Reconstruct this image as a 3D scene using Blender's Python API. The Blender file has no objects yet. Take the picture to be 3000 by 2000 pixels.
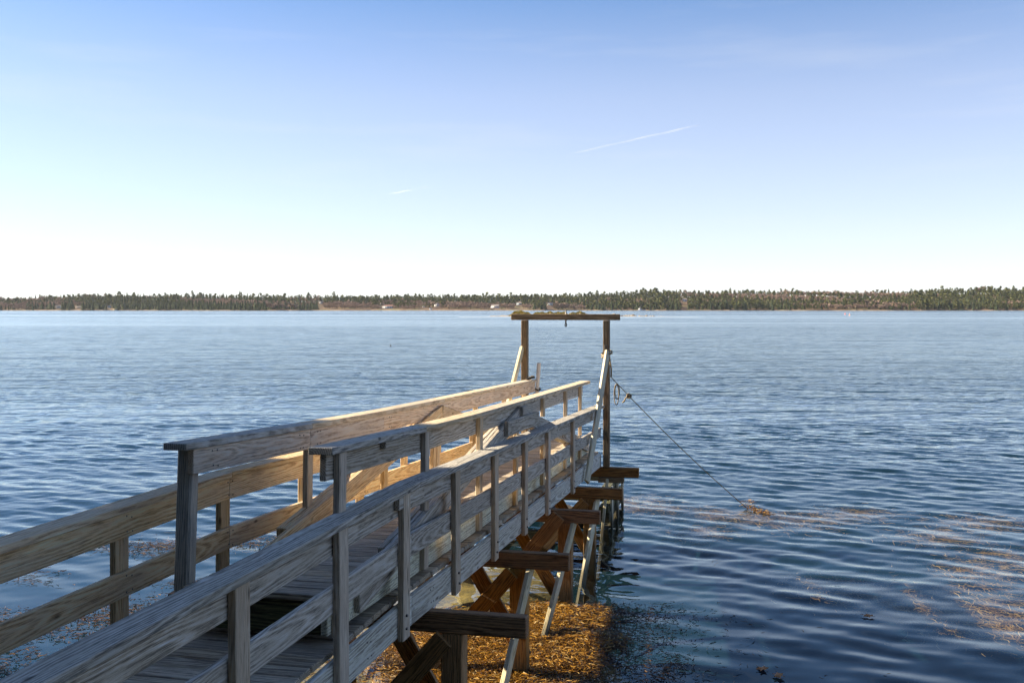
import bpy, bmesh, math, random
import numpy as np
from mathutils import Vector, Matrix

random.seed(7); np.random.seed(7)
scene = bpy.context.scene
col = scene.collection
R = math.radians

# ------------------------------------------------------------------ camera
WATER = -3.25                       # metres; the camera's eye is at z = 0
cam_d = bpy.data.cameras.new('camera'); cam = bpy.data.objects.new('camera', cam_d); col.objects.link(cam)
cam_d.sensor_width = 36; cam_d.lens = 36.0; cam_d.shift_y = -97/3000
cam_d.clip_start = 0.05; cam_d.clip_end = 90000
cam.location = (0, 0, 0); cam.rotation_euler = (R(90), 0, 0)
scene.camera = cam

# ------------------------------------------------------------------ light
SUN_EL = R(27)
SUN_AZ = math.atan2(0.22, -1.0)     # angle of the horizontal direction towards the sun
to_sun = Vector((math.cos(SUN_EL)*math.cos(SUN_AZ), math.cos(SUN_EL)*math.sin(SUN_AZ), math.sin(SUN_EL)))
world = bpy.data.worlds.new('World'); scene.world = world; world.use_nodes = True
wn = world.node_tree.nodes; wl = world.node_tree.links
bg = wn['Background']; bg.inputs['Strength'].default_value = 0.060
sky = wn.new('ShaderNodeTexSky'); sky.sky_type = 'NISHITA'; sky.sun_disc = False
sky.sun_elevation = SUN_EL; sky.sun_rotation = R(90) - SUN_AZ
sky.altitude = 0; sky.air_density = 0.66; sky.dust_density = 0.04; sky.ozone_density = 2.8
# thin high cirrus: faint streaks mixed into the sky
tc = wn.new('ShaderNodeTexCoord')
mp = wn.new('ShaderNodeMapping'); mp.inputs['Scale'].default_value = (1.6, 1.6, 14); mp.inputs['Rotation'].default_value = (0, R(13), 0)
nz = wn.new('ShaderNodeTexNoise'); nz.inputs['Scale'].default_value = 2.2; nz.inputs['Detail'].default_value = 7; nz.inputs['Roughness'].default_value = 0.55
rp = wn.new('ShaderNodeValToRGB'); rp.color_ramp.elements[0].position = 0.52; rp.color_ramp.elements[1].position = 0.80
rp.color_ramp.elements[0].color = (0.0, 0.0, 0.0, 1)
rp.color_ramp.elements[1].color = (0.20, 0.20, 0.20, 1)
mx = wn.new('ShaderNodeMixRGB'); mx.blend_type = 'MIX'; mx.inputs['Color2'].default_value = (4.3, 4.4, 4.5, 1)
wl.new(tc.outputs['Generated'], mp.inputs['Vector']); wl.new(mp.outputs['Vector'], nz.inputs['Vector'])
wl.new(nz.outputs['Fac'], rp.inputs['Fac']); wl.new(rp.outputs['Color'], mx.inputs['Fac'])
# pale haze veil thickening towards the horizon all round
sx = wn.new('ShaderNodeSeparateXYZ'); wl.new(tc.outputs['Generated'], sx.inputs[0])
vr_ = wn.new('ShaderNodeValToRGB'); cr_ = vr_.color_ramp
for _ in range(2): cr_.elements.new(0.5)
for e_, (p_, v_) in zip(cr_.elements, ((0.0, 0.62), (0.09, 0.42), (0.20, 0.24), (0.29, 0.0))): e_.position = p_; e_.color = (v_, v_, v_, 1)
wl.new(sx.outputs[2], vr_.inputs['Fac'])
mv = wn.new('ShaderNodeMixRGB'); mv.inputs['Color2'].default_value = (4.9, 4.4, 4.3, 1)
wl.new(vr_.outputs['Color'], mv.inputs['Fac']); wl.new(sky.outputs['Color'], mv.inputs['Color1'])
wl.new(mv.outputs['Color'], mx.inputs['Color1']); wl.new(mx.outputs['Color'], bg.inputs['Color'])
sd = bpy.data.lights.new('sun', 'SUN'); so = bpy.data.objects.new('sun', sd); col.objects.link(so)
sd.energy = 4.3; sd.angle = R(0.55); sd.color = (1.0, 0.85, 0.62)
so.rotation_euler = (-to_sun).to_track_quat('-Z', 'Y').to_euler()
vs = scene.view_settings
vs.view_transform = 'Standard'; vs.look = 'None'; vs.exposure = 1.86; vs.gamma = 1.0; vs.use_curve_mapping = False
scene.render.engine = 'CYCLES'
scene.cycles.max_bounces = 8; scene.cycles.transparent_max_bounces = 12
scene.cycles.caustics_reflective = False; scene.cycles.caustics_refractive = False

# ------------------------------------------------------------------ helpers
PA = math.atan(680/3000); S, C = math.sin(PA), math.cos(PA)
def W(u, v, z): return Vector((S*u + C*v, C*u - S*v, z))     # u along the pier, v across it to the right
EU, EV, EZ = Vector((S, C, 0)), Vector((C, -S, 0)), Vector((0, 0, 1))

def tag(o, label=None, cat=None, group=None, kind=None):
    if label: o['label'] = label
    if cat: o['category'] = cat
    if group: o['group'] = group
    if kind: o['kind'] = kind
    return o
def empty(name, loc, label, cat, group=None):
    o = bpy.data.objects.new(name, None); col.objects.link(o); o.location = loc; o.empty_display_size = 0.2
    return tag(o, label, cat, group)
def link(name, me, mat=None, parent=None, mw=None):
    o = bpy.data.objects.new(name, me); col.objects.link(o)
    if mat is not None and not me.materials: me.materials.append(mat)
    mw = mw or Matrix.Identity(4)
    if parent:
        o.parent = parent
        pm = parent.get('_mw')
        base = MW.get(parent.name, Matrix.Translation(parent.location))
        o.matrix_local = base.inverted() @ mw
    else:
        o.matrix_world = mw
    MW[o.name] = mw
    return o
MW = {}
def mesh(name, verts, faces, smooth=False):
    me = bpy.data.meshes.new(name); me.from_pydata([tuple(v) for v in verts], [], faces); me.update()
    if smooth: me.polygons.foreach_set('use_smooth', [True]*len(me.polygons))
    return me
def np_mesh(name, V, F, smooth=False, mats=None, midx=None):
    """V (n,3), F (m,k) arrays -> mesh, fast"""
    me = bpy.data.meshes.new(name); n = len(V); m, k = F.shape
    me.vertices.add(n); me.vertices.foreach_set('co', np.asarray(V, np.float32).ravel())
    me.loops.add(m*k); me.loops.foreach_set('vertex_index', F.astype(np.int32).ravel())
    me.polygons.add(m); me.polygons.foreach_set('loop_start', np.arange(0, m*k, k, dtype=np.int32))
    me.polygons.foreach_set('loop_total', np.full(m, k, np.int32))
    if midx is not None: me.polygons.foreach_set('material_index', np.asarray(midx, np.int32))
    if smooth: me.polygons.foreach_set('use_smooth', np.ones(m, bool))
    for mt in (mats or []): me.materials.append(mt)
    me.update(calc_edges=True); me.validate()
    return me

def board_mesh(L, w, t, ch=0.004, seg=1, bow=0.0, twist=0.0):
    """bevelled board: length along x, width w along y, thickness t along z"""
    ch = min(ch, w*0.3, t*0.3)
    a, b = w/2, t/2
    prof = [(a, -b+ch), (a, b-ch), (a-ch, b), (-a+ch, b), (-a, b-ch), (-a, -b+ch), (-a+ch, -b), (a-ch, -b)]
    inn = [(y*(1-ch/a) if abs(y) > 0 else 0, z*(1-ch/b)) for y, z in prof]
    vs_, fs = [], []
    xs = [-L/2 + L*i/seg for i in range(seg+1)]
    b1, b2 = random.uniform(-1, 1)*bow, random.uniform(-1, 1)*bow
    rings = [(-L/2, inn)] + [(-L/2+ch, prof)] + [(x, prof) for x in xs[1:-1]] + [(L/2-ch, prof)] + [(L/2, inn)]
    for x, pr in rings:
        s = math.sin(math.pi*(x/L+0.5)); s2 = math.sin(2*math.pi*(x/L+0.5))
        for y, z in pr: vs_.append((x, y + b1*s*0.4, z + b2*s + b1*s2*0.5))
    n = len(rings)
    for i in range(n-1):
        for j in range(8):
            k = (j+1) % 8
            fs.append((i*8+j, i*8+k, (i+1)*8+k, (i+1)*8+j))
    fs.append(tuple(reversed(range(8)))); fs.append(tuple(range((n-1)*8, n*8)))
    # orient faces outwards
    me = mesh('board', vs_, fs)
    bm = bmesh.new(); bm.from_mesh(me); bmesh.ops.recalc_face_normals(bm, faces=bm.faces); bm.to_mesh(me); bm.free()
    return me
def frame_mw(p0, p1, wdir):
    """matrix whose x runs p0->p1, y is near wdir"""
    x = (p1-p0).normalized(); y = (wdir - x*wdir.dot(x)).normalized(); z = x.cross(y)
    m = Matrix((x, y, z)).transposed().to_4x4(); m.translation = (p0+p1)/2
    return m
def board(name, parent, mat, p0, p1, w, t, wdir=EZ, ch=0.004, bow=0.0, seg=None):
    L = (p1-p0).length
    seg = seg or (max(1, min(10, int(L/0.6))) if bow else 1)
    return link(name, board_mesh(L, w, t, ch, seg, bow), mat, parent, frame_mw(p0, p1, wdir))
def tube_mesh(pts, r, n=8, close=True, taper=None):
    pts = [Vector(p) for p in pts]; vs_, fs = [], []
    prev = None
    for i, p in enumerate(pts):
        d = (pts[min(i+1, len(pts)-1)] - pts[max(i-1, 0)]).normalized()
        ref = prev if prev is not None else (Vector((0, 0, 1)) if abs(d.z) < 0.9 else Vector((1, 0, 0)))
        y = (ref - d*ref.dot(d)).normalized(); z = d.cross(y); prev = y
        rr = r if taper is None else r*taper[i]
        for k in range(n):
            a = 2*math.pi*k/n; vs_.append(p + (y*math.cos(a) + z*math.sin(a))*rr)
    for i in range(len(pts)-1):
        for k in range(n):
            k2 = (k+1) % n; fs.append((i*n+k, i*n+k2, (i+1)*n+k2, (i+1)*n+k))
    if close:
        fs.append(tuple(reversed(range(n)))); fs.append(tuple(range((len(pts)-1)*n, len(pts)*n)))
    return mesh('tube', vs_, fs, True)
def box_np(sx, sy, sz):
    V = np.array([(x, y, z) for x in (-sx/2, sx/2) for y in (-sy/2, sy/2) for z in (0, sz)], float)
    F = np.array([(0, 1, 3, 2), (4, 6, 7, 5), (0, 4, 5, 1), (2, 3, 7, 6), (0, 2, 6, 4), (1, 5, 7, 3)])
    return V, F

# ------------------------------------------------------------------ materials
class N:
    def __init__(s, name):
        s.m = bpy.data.materials.new(name); s.m.use_nodes = True; s.t = s.m.node_tree; s.n = s.t.nodes; s.l = s.t.links
        s.p = s.n['Principled BSDF']; s.out = s.n['Material Output']
    def new(s, t, **kw):
        x = s.n.new(t)
        for k, v in kw.items():
            if hasattr(x, k): setattr(x, k, v)
            else: x.inputs[k.replace('_', ' ')].default_value = v
        return x
    def con(s, a, b): s.l.new(a, b)
    def math(s, op, a, b=None, c=None):
        x = s.n.new('ShaderNodeMath'); x.operation = op
        for i, q in enumerate((a, b, c)):
            if q is None: continue
            if isinstance(q, (int, float)): x.inputs[i].default_value = q
            else: s.l.new(q, x.inputs[i])
        return x.outputs[0]
    def mix(s, fac, a, b, mode='MIX'):
        x = s.n.new('ShaderNodeMixRGB'); x.blend_type = mode
        for i, q in enumerate((fac, a, b)):
            if isinstance(q, (int, float)): x.inputs[i].default_value = q
            elif isinstance(q, tuple): x.inputs[i].default_value = (*q, 1) if len(q) == 3 else q
            else: s.l.new(q, x.inputs[i])
        return x.outputs[0]
    def noise(s, vec, scale, detail=2, rough=0.5, dist=0):
        x = s.n.new('ShaderNodeTexNoise'); x.inputs['Scale'].default_value = scale; x.inputs['Detail'].default_value = detail
        x.inputs['Roughness'].default_value = rough; x.inputs['Distortion'].default_value = dist
        s.l.new(vec, x.inputs['Vector']); return x.outputs['Fac']
    def map(s, vec, sc=(1, 1, 1), loc=(0, 0, 0)):
        x = s.n.new('ShaderNodeMapping'); x.inputs['Scale'].default_value = sc; x.inputs['Location'].default_value = loc
        s.l.new(vec, x.inputs['Vector']); return x.outputs['Vector']
    def ramp(s, fac, stops):
        x = s.n.new('ShaderNodeValToRGB'); cr = x.color_ramp
        while len(cr.elements) < len(stops): cr.elements.new(0.5)
        for e, (p, c_) in zip(cr.elements, stops):
            e.position = p; e.color = (*c_, 1) if isinstance(c_, tuple) else (c_, c_, c_, 1)
        s.l.new(fac, x.inputs['Fac']); return x.outputs['Color']
    def bump(s, h, strength, dist):
        x = s.n.new('ShaderNodeBump'); x.inputs['Strength'].default_value = strength; x.inputs['Distance'].default_value = dist
        s.l.new(h, x.inputs['Height']); s.l.new(x.outputs['Normal'], s.p.inputs['Normal']); return x

def wood(name, dark, mid, light, patch=None, patch_amt=0.5, ring=62.0, contrast=0.75, rough=0.78, speck=0.0, var=0.25, wet=False):
    K_ = 2.2 if mid[0] > 0.19 and mid[2] > 0.1 else 1.95
    dark, mid, light = [tuple(min(0.75, x*k_*w_) for x, w_ in zip(c_, (1.09, 1.0, 0.87))) for c_, k_ in ((dark, K_*0.82), (mid, K_), (light, K_))]
    if patch is not None: patch = tuple(x*K_ for x in patch)
    g = N(name)
    tcn = g.n.new('ShaderNodeTexCoord'); oi = g.n.new('ShaderNodeObjectInfo')
    rnd = oi.outputs['Random']
    fr_ = lambda k: g.math('FRACT', g.math('MULTIPLY', rnd, k))
    cmb = g.n.new('ShaderNodeCombineXYZ')
    g.con(g.math('MULTIPLY', rnd, 91.7), cmb.inputs[0]); g.con(g.math('MULTIPLY', fr_(17.3), 3.1), cmb.inputs[1]); g.con(g.math('MULTIPLY', fr_(53.9), 3.7), cmb.inputs[2])
    add = g.n.new('ShaderNodeVectorMath'); add.operation = 'ADD'; g.con(tcn.outputs['Object'], add.inputs[0]); g.con(cmb.outputs[0], add.inputs[1])
    P = add.outputs[0]
    low = g.noise(g.map(P, (0.9, 3.0, 3.0)), 1.0, 2, 0.5)         # slow wander of the growth rings
    mid_n = g.noise(g.map(P, (3.2, 14, 14)), 1.0, 3, 0.6)
    sep = g.n.new('ShaderNodeSeparateXYZ'); g.con(tcn.outputs['Object'], sep.inputs[0])
    oy = g.math('SUBTRACT', g.math('MULTIPLY', fr_(7.7), 0.12), 0.06); oz = g.math('ADD', g.math('MULTIPLY', fr_(29.1), 0.06), 0.03)
    tilt = g.math('MULTIPLY', sep.outputs[0], g.math('SUBTRACT', g.math('MULTIPLY', fr_(71.1), 0.07), 0.035))
    yy = g.math('ADD', sep.outputs[1], oy); zz = g.math('ADD', g.math('ADD', sep.outputs[2], oz), tilt)
    rad = g.math('SQRT', g.math('ADD', g.math('MULTIPLY', yy, yy), g.math('MULTIPLY', zz, zz)))
    ph = g.math('ADD', g.math('MULTIPLY', rad, ring*2.0*6.283), g.math('ADD', g.math('MULTIPLY', low, 30.0), g.math('MULTIPLY', mid_n, 7.0)))
    rings = g.math('POWER', g.math('MULTIPLY_ADD', g.math('SINE', ph), 0.5, 0.5), 1.5)
    fib = g.noise(g.map(P, (9, 230, 230)), 1.0, 3, 0.7)            # fine fibre
    fib2 = g.noise(g.map(P, (3.0, 75, 75)), 1.0, 4, 0.7)           # broader streaks
    big = g.noise(g.map(P, (1.6, 6, 6)), 1.0, 5, 0.65)            # weather patches
    blot = g.noise(g.map(P, (14, 30, 30)), 1.0, 4, 0.7)
    val = g.math('ADD', g.math('MULTIPLY', rings, 0.15), g.math('ADD', g.math('MULTIPLY', fib, 0.55), g.math('ADD', g.math('MULTIPLY', fib2, 0.42), g.math('MULTIPLY', blot, 0.16))))
    lo, hi = 0.66 - 0.17/contrast*0.75, 0.66 + 0.20/contrast*0.75
    c1 = g.ramp(val, [(lo, dark), (0.64, mid), (hi, light)])
    if patch is not None:
        pm = g.ramp(g.math('ADD', big, g.math('MULTIPLY', g.math('SUBTRACT', fib2, 0.5), 0.5)), [(0.42, 0.0), (0.62, patch_amt)])
        c1 = g.mix(pm, c1, patch, 'MIX')
    if speck:
        sp = g.ramp(g.noise(P, 70, 4, 0.7), [(0.55, 0.0), (0.61, speck)])
        c1 = g.mix(sp, c1, tuple(x*0.35 for x in dark))
    # drying checks: thin dark cracks along the grain
    ck = g.ramp(g.noise(g.map(P, (1.5, 120, 120), (9, 2, 4)), 1.0, 2, 0.5), [(0.25, 0.75), (0.31, 0.0)])
    c1 = g.mix(ck, c1, tuple(x*0.25 for x in dark))
    # dark knots, a few per board
    vor = g.n.new('ShaderNodeTexVoronoi'); vor.inputs['Scale'].default_value = 1.0; g.con(g.map(P, (2.6, 7.5, 7.5)), vor.inputs['Vector'])
    kn = g.ramp(g.math('ADD', vor.outputs['Distance'], g.math('MULTIPLY', blot, 0.05)), [(0.06, 0.85), (0.13, 0.0)])
    c1 = g.mix(kn, c1, tuple(x*0.3 for x in dark))
    tone = g.math('MULTIPLY_ADD', fr_(111.3), var, 1.0 - var/2)
    hsv = g.n.new('ShaderNodeHueSaturation'); g.con(tone, hsv.inputs['Value']); g.con(c1, hsv.inputs['Color'])
    g.con(g.math('MULTIPLY_ADD', fr_(211.3), 0.35, 0.85), hsv.inputs['Saturation'])
    cc = hsv.outputs['Color']
    if wet:                                                       # tide-stained, weedy foot
        gp = g.n.new('ShaderNodeNewGeometry'); sz = g.n.new('ShaderNodeSeparateXYZ'); g.con(gp.outputs['Position'], sz.inputs[0])
        hh = g.math('ADD', g.math('SUBTRACT', sz.outputs[2], WATER), g.math('MULTIPLY', g.math('SUBTRACT', fib2, 0.5), 0.35))
        cc = g.mix(g.ramp(hh, [(0.10, 0.9), (0.34, 0.0)]), cc, (0.030, 0.024, 0.010))
    g.con(cc, g.p.inputs['Base Color'])
    g.p.inputs['Roughness'].default_value = rough; g.p.inputs['Specular IOR Level'].default_value = 0.3
    h = g.math('ADD', val, g.math('ADD', g.math('MULTIPLY', kn, -0.3), g.math('MULTIPLY', ck, -0.6)))
    g.bump(h, 0.7, 0.008)
    return g.m

M = {}
M['grey'] = wood('weathered_grey_wood', (0.095, 0.090, 0.085), (0.235, 0.225, 0.21), (0.42, 0.41, 0.395), (0.20, 0.175, 0.14), 0.45, ring=42, contrast=0.8)
M['cap'] = wood('handrail_cap_wood', (0.075, 0.078, 0.082), (0.20, 0.20, 0.20), (0.37, 0.375, 0.38), (0.17, 0.16, 0.13), 0.4, ring=40, contrast=0.9)
M['capg'] = wood('gangway_cap_wood', (0.13, 0.105, 0.075), (0.30, 0.255, 0.20), (0.46, 0.41, 0.34), (0.20, 0.17, 0.12), 0.5, ring=40, contrast=0.7)
M['tan'] = wood('tan_weathered_wood', (0.16, 0.115, 0.075), (0.33, 0.25, 0.175), (0.47, 0.38, 0.285), (0.25, 0.21, 0.17), 0.4, ring=42, contrast=0.75)
M['pinkgrey'] = wood('pink_grey_wood', (0.15, 0.12, 0.10), (0.32, 0.27, 0.235), (0.45, 0.40, 0.36), (0.25, 0.225, 0.20), 0.45, ring=42, contrast=0.7)
M['post'] = wood('railing_post_wood', (0.12, 0.10, 0.085), (0.28, 0.245, 0.21), (0.42, 0.385, 0.345), (0.22, 0.17, 0.12), 0.5, ring=55, contrast=0.7)
M['deck'] = wood('deck_plank_wood', (0.085, 0.072, 0.060), (0.21, 0.18, 0.15), (0.35, 0.31, 0.265), (0.14, 0.125, 0.105), 0.5, ring=45, contrast=0.85, var=0.4)
M['lichen'] = wood('lichen_speckled_beam_wood', (0.15, 0.135, 0.105), (0.36, 0.335, 0.27), (0.50, 0.48, 0.41), (0.27, 0.25, 0.19), 0.45, ring=38, contrast=0.75, speck=0.55)
M['rim'] = wood('bleached_rim_board_wood', (0.15, 0.145, 0.14), (0.34, 0.335, 0.33), (0.52, 0.515, 0.51), (0.30, 0.28, 0.25), 0.4, ring=34, contrast=0.95)
M['brown'] = wood('brown_treated_timber', (0.055, 0.030, 0.015), (0.17, 0.095, 0.048), (0.28, 0.17, 0.09), (0.10, 0.07, 0.04), 0.45, ring=48, contrast=0.9)
M['pile'] = wood('orange_brown_pile_wood', (0.08, 0.048, 0.022), (0.21, 0.128, 0.062), (0.32, 0.205, 0.105), (0.13, 0.08, 0.04), 0.45, ring=52, contrast=0.8, wet=True)
M['strut'] = wood('pale_strut_wood', (0.16, 0.13, 0.09), (0.36, 0.31, 0.24), (0.50, 0.45, 0.38), (0.28, 0.25, 0.2), 0.4, ring=55, contrast=0.6, wet=True)
M['gallows'] = wood('dark_gallows_timber', (0.045, 0.030, 0.020), (0.12, 0.085, 0.055), (0.22, 0.165, 0.11), (0.085, 0.075, 0.045), 0.5, ring=48, contrast=0.8)
M['crib'] = wood('wet_crib_timber', (0.012, 0.012, 0.009), (0.045, 0.045, 0.028), (0.11, 0.11, 0.065), (0.05, 0.06, 0.025), 0.5, ring=40, contrast=0.9, wet=True)
M['painted'] = wood('grey_painted_post', (0.13, 0.135, 0.135), (0.20, 0.205, 0.205), (0.25, 0.255, 0.255), None, ring=60, contrast=1.0, rough=0.6)

def simple(name, colr, rough=0.7, var=0.25, scale=8, metallic=0.0, bump=0.0, spec=0.4):
    g = N(name); tcn = g.n.new('ShaderNodeTexCoord')
    n_ = g.noise(tcn.outputs['Object'], scale, 4, 0.6)
    c_ = g.ramp(n_, [(0.3, tuple(x*(1-var) for x in colr)), (0.7, tuple(min(1, x*(1+var)) for x in colr))])
    g.con(c_, g.p.inputs['Base Color']); g.p.inputs['Roughness'].default_value = rough
    g.p.inputs['Metallic'].default_value = metallic; g.p.inputs['Specular IOR Level'].default_value = spec
    if bump: g.bump(n_, 0.6, bump)
    return g.m
M['rope'] = simple('weathered_rope', (0.30, 0.23, 0.14), 0.85, 0.5, 160)
M['rope_dark'] = simple('dark_rope', (0.045, 0.038, 0.03), 0.85, 0.5, 160)
M['pvc'] = simple('white_plastic_pipe', (0.86, 0.82, 0.76), 0.4, 0.08, 10)
M['steel'] = simple('rusty_galvanised_steel', (0.16, 0.15, 0.14), 0.5, 0.4, 60, 0.8)
M['rock'] = simple('shore_rock', (0.33, 0.28, 0.22), 0.85, 0.45, 0.6, bump=0.3)
M['wetrock'] = simple('dark_wet_rock', (0.07, 0.055, 0.035), 0.5, 0.6, 9, bump=0.02)

def strand_mat(name, stops, rough=0.45, trans=0.35):
    g = N(name); geo = g.n.new('ShaderNodeNewGeometry')
    c_ = g.ramp(geo.outputs['Random Per Island'], stops)
    g.con(c_, g.p.inputs['Base Color']); g.p.inputs['Roughness'].default_value = rough; g.p.inputs['Specular IOR Level'].default_value = 0.5
    tr = g.n.new('ShaderNodeBsdfTranslucent'); g.con(c_, tr.inputs['Color'])
    ms = g.n.new('ShaderNodeMixShader'); ms.inputs[0].default_value = trans
    g.con(g.p.outputs[0], ms.inputs[1]); g.con(tr.outputs[0], ms.inputs[2]); g.con(ms.outputs[0], g.out.inputs['Surface'])
    return g.m
M['weed'] = strand_mat('golden_rockweed', [(0.0, (0.025, 0.012, 0.004)), (0.38, (0.11, 0.05, 0.008)), (0.66, (0.38, 0.18, 0.022)), (0.88, (0.58, 0.33, 0.06)), (1.0, (0.70, 0.54, 0.28))], 0.3)
M['weed_dark'] = strand_mat('dark_floating_rockweed', [(0.0, (0.02, 0.012, 0.006)), (0.5, (0.06, 0.032, 0.012)), (0.85, (0.14, 0.075, 0.02)), (1.0, (0.30, 0.18, 0.07))], 0.35)
M['eel'] = strand_mat('golden_eelgrass', [(0.0, (0.12, 0.06, 0.012)), (0.5, (0.30, 0.17, 0.04)), (1.0, (0.50, 0.33, 0.11))], 0.5)
M['leaf'] = strand_mat('fallen_orange_leaf', [(0.0, (0.55, 0.20, 0.05)), (1.0, (0.62, 0.28, 0.08))], 0.5)

# ------------------------------------------------------------------ ground and seabed
def ground_h(X, Y):
    """shore under and behind the camera, shoal under the pier, then falling seabed"""
    edge = 7.7 + 0.35*np.sin(X*0.9) + 0.25*np.sin(X*2.1+1)                       # shoreline
    land_left = np.clip((-X-9.0)/4.0, 0, 1)                                     # small point on the left, out of the picture
    edge = edge + land_left*3.0
    d = Y - edge
    shore = WATER + 0.02 + np.where(d < 0, -d*0.30, 0)
    shore = np.minimum(shore, -1.6 + 0.30*np.clip(-Y-3, 0, 22))  # bank rising behind the camera, added unseen to help block sky light
    shoal = np.exp(-((X+0.9)/2.6)**4)*np.clip((18-Y)/3, 0, 1)
    sea = WATER - np.where(d > 0, (1-shoal*0.84)*0.5*np.clip(d, 0, 4) + np.clip(d-4, 0, 1e4)*0.16*(1-shoal*0.85), 0)
    sea = np.maximum(sea, -16)
    h = np.where(d < 0, shore, sea)
    return h + 0.03*np.sin(X*3.1+Y*1.7) + 0.02*np.sin(X*7.3-Y*5.1)
xs = np.concatenate([np.linspace(-1800, -70, 6), np.linspace(-60, -12, 30), np.linspace(-11.6, 12, 160), np.linspace(13, 60, 30), np.linspace(70, 1800, 6)])
ys = np.concatenate([np.linspace(-200, -12, 12), np.linspace(-10, 25, 180), np.linspace(26, 100, 40), np.linspace(120, 2100, 20)])
XX, YY = np.meshgrid(xs, ys); ZZ = ground_h(XX, YY)
nx, ny = len(xs), len(ys)
idx = np.arange(nx*ny).reshape(ny, nx)
F = np.stack([idx[:-1, :-1], idx[:-1, 1:], idx[1:, 1:], idx[1:, :-1]], -1).reshape(-1, 4)
g = N('shore_and_seabed'); tcn = g.n.new('ShaderNodeTexCoord')
n1 = g.noise(tcn.outputs['Object'], 2.3, 6, 0.65); n2 = g.noise(tcn.outputs['Object'], 22, 4, 0.7)
c1 = g.ramp(n1, [(0.35, (0.06, 0.045, 0.008)), (0.5, (0.16, 0.115, 0.022)), (0.68, (0.30, 0.21, 0.045))])
c1 = g.mix(g.ramp(n2, [(0.4, 0.0), (0.7, 0.7)]), c1, (0.035, 0.025, 0.010))
sepg = g.n.new('ShaderNodeSeparateXYZ'); g.con(tcn.outputs['Object'], sepg.inputs[0])
hi = g.ramp(g.math('MULTIPLY_ADD', sepg.outputs[2], 1.0, -WATER), [(0.15, 0.0), (0.6, 1.0)])
c1 = g.mix(hi, c1, (0.14, 0.12, 0.07)); g.con(c1, g.p.inputs['Base Color']); g.p.inputs['Roughness'].default_value = 0.9
g.bump(n2, 0.5, 0.03)
gr = link('seabed', np_mesh('seabed', np.stack([XX.ravel(), YY.ravel(), ZZ.ravel()], 1), F, True), g.m)
tag(gr, 'brown weedy shore and seabed under the water', kind='structure')

# ------------------------------------------------------------------ water
rng = np.random.RandomState(3)
def waves(X, Y, dx, calm):
    """sum of directional sine waves; dx local mesh spacing, calm scales the short chop"""
    H = np.zeros_like(X)
    for i in range(70):
        lam = 0.20 * (1.062**i)                              # 0.20 .. 13 m
        th = rng.normal(R(-97), R(30) if lam < 1.5 else R(14))  # waves run towards the shore
        k = 2*math.pi/lam
        st = 0.0225*(1.0 if lam < 0.75 else (0.75/lam)**1.3)   # steepness of this component
        amp = st/k
        fade = np.clip((lam/(dx*2.2) - 1.0), 0, 1)
        H += amp*fade*np.sin(k*(X*math.cos(th) + Y*math.sin(th)) + rng.uniform(0, 6.283) + 0.6*np.sin(X*0.31+Y*0.17+i))*calm(lam, X, Y)
    return H
def calm(lam, X, Y):
    far = np.clip((Y - 9.0)/16.0, 0, 1)
    near_short = 0.30 + 2.0*far                              # sheltered, smooth water by the shore
    leftw = np.clip((-X - 2.2)/2.0, 0, 1)*np.clip((15-Y)/4.0, 0, 1)  # weed-damped water to the left of the pier
    base = near_short if lam < 0.40 else ((0.80 + 1.0*far) if lam < 0.75 else 0.55+0.15*far)
    under = np.exp(-((X - (S*11.5 + C*-2.6))/1.6)**2)*np.clip((13.5-Y)/3, 0, 1)
    return base*(1-0.8*leftw)*(1-0.75*under)
NR, NC = 980, 650
yr = np.concatenate([2.0*np.exp(np.linspace(0, math.log(260/2.0), NR))])
far_rows = np.array([330, 450, 650, 900, 1200, 1500, 1800, 2100.])
yr = np.concatenate([yr, far_rows])
sc = np.linspace(-1, 1, NC)
half = 0.57*yr + 4.0
XW = np.concatenate([(-half-[0]).reshape(-1, 1)*0 - 1800, (-half*1.3-20).reshape(-1, 1), half[:, None]*sc[None, :], (half*1.3+20).reshape(-1, 1), half.reshape(-1, 1)*0 + 1800], 1)
YW = np.repeat(yr[:, None], NC+4, 1)
dxw = np.maximum(half*2/NC, yr*math.log(130)/NR*0.7)[:, None]
HW = waves(XW, YW, np.repeat(dxw, NC+4, 1), calm)
HW[:, :2] = 0; HW[:, -2:] = 0; HW[NR:, :] = 0; HW[0, :] = 0
HW *= np.clip((260-YW)/60, 0, 1)
ZW = WATER + HW
nr, nc = XW.shape
idx = np.arange(nr*nc).reshape(nr, nc)
F = np.stack([idx[:-1, :-1], idx[:-1, 1:], idx[1:, 1:], idx[1:, :-1]], -1).reshape(-1, 4)
g = N('sea_water'); g.n.remove(g.p)
geo = g.n.new('ShaderNodeNewGeometry'); Pw = geo.outputs['Position']
sepw = g.n.new('ShaderNodeSeparateXYZ'); g.con(Pw, sepw.inputs[0])
farf = g.ramp(g.math('DIVIDE', sepw.outputs[1], 60.0), [(0.22, 0.0), (0.8, 1.0)])
b1 = g.noise(g.map(Pw, (1.5, 3.2, 1)), 1.0, 3, 0.6, 0.4)
b0 = g.noise(g.map(Pw, (3.6, 7.5, 1)), 1.0, 2, 0.6, 0.3)
b2 = g.noise(g.map(Pw, (0.35, 0.95, 1)), 1.0, 4, 0.6, 0.3)
b3 = g.noise(g.map(Pw, (0.05, 0.16, 1)), 1.0, 4, 0.62, 0.2)
slick = g.ramp(g.noise(g.map(Pw, (0.0016, 0.012, 1), (3.1, 0.7, 0)), 1.0, 3, 0.55), [(0.40, 0.25), (0.52, 1.0)])
closef = g.ramp(g.math('DIVIDE', sepw.outputs[1], 160.0), [(0.18, 1.0), (0.75, 0.12)])
b4 = g.noise(g.map(Pw, (0.13, 0.42, 1), (7, 3, 0)), 1.0, 3, 0.6, 0.3)
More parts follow.
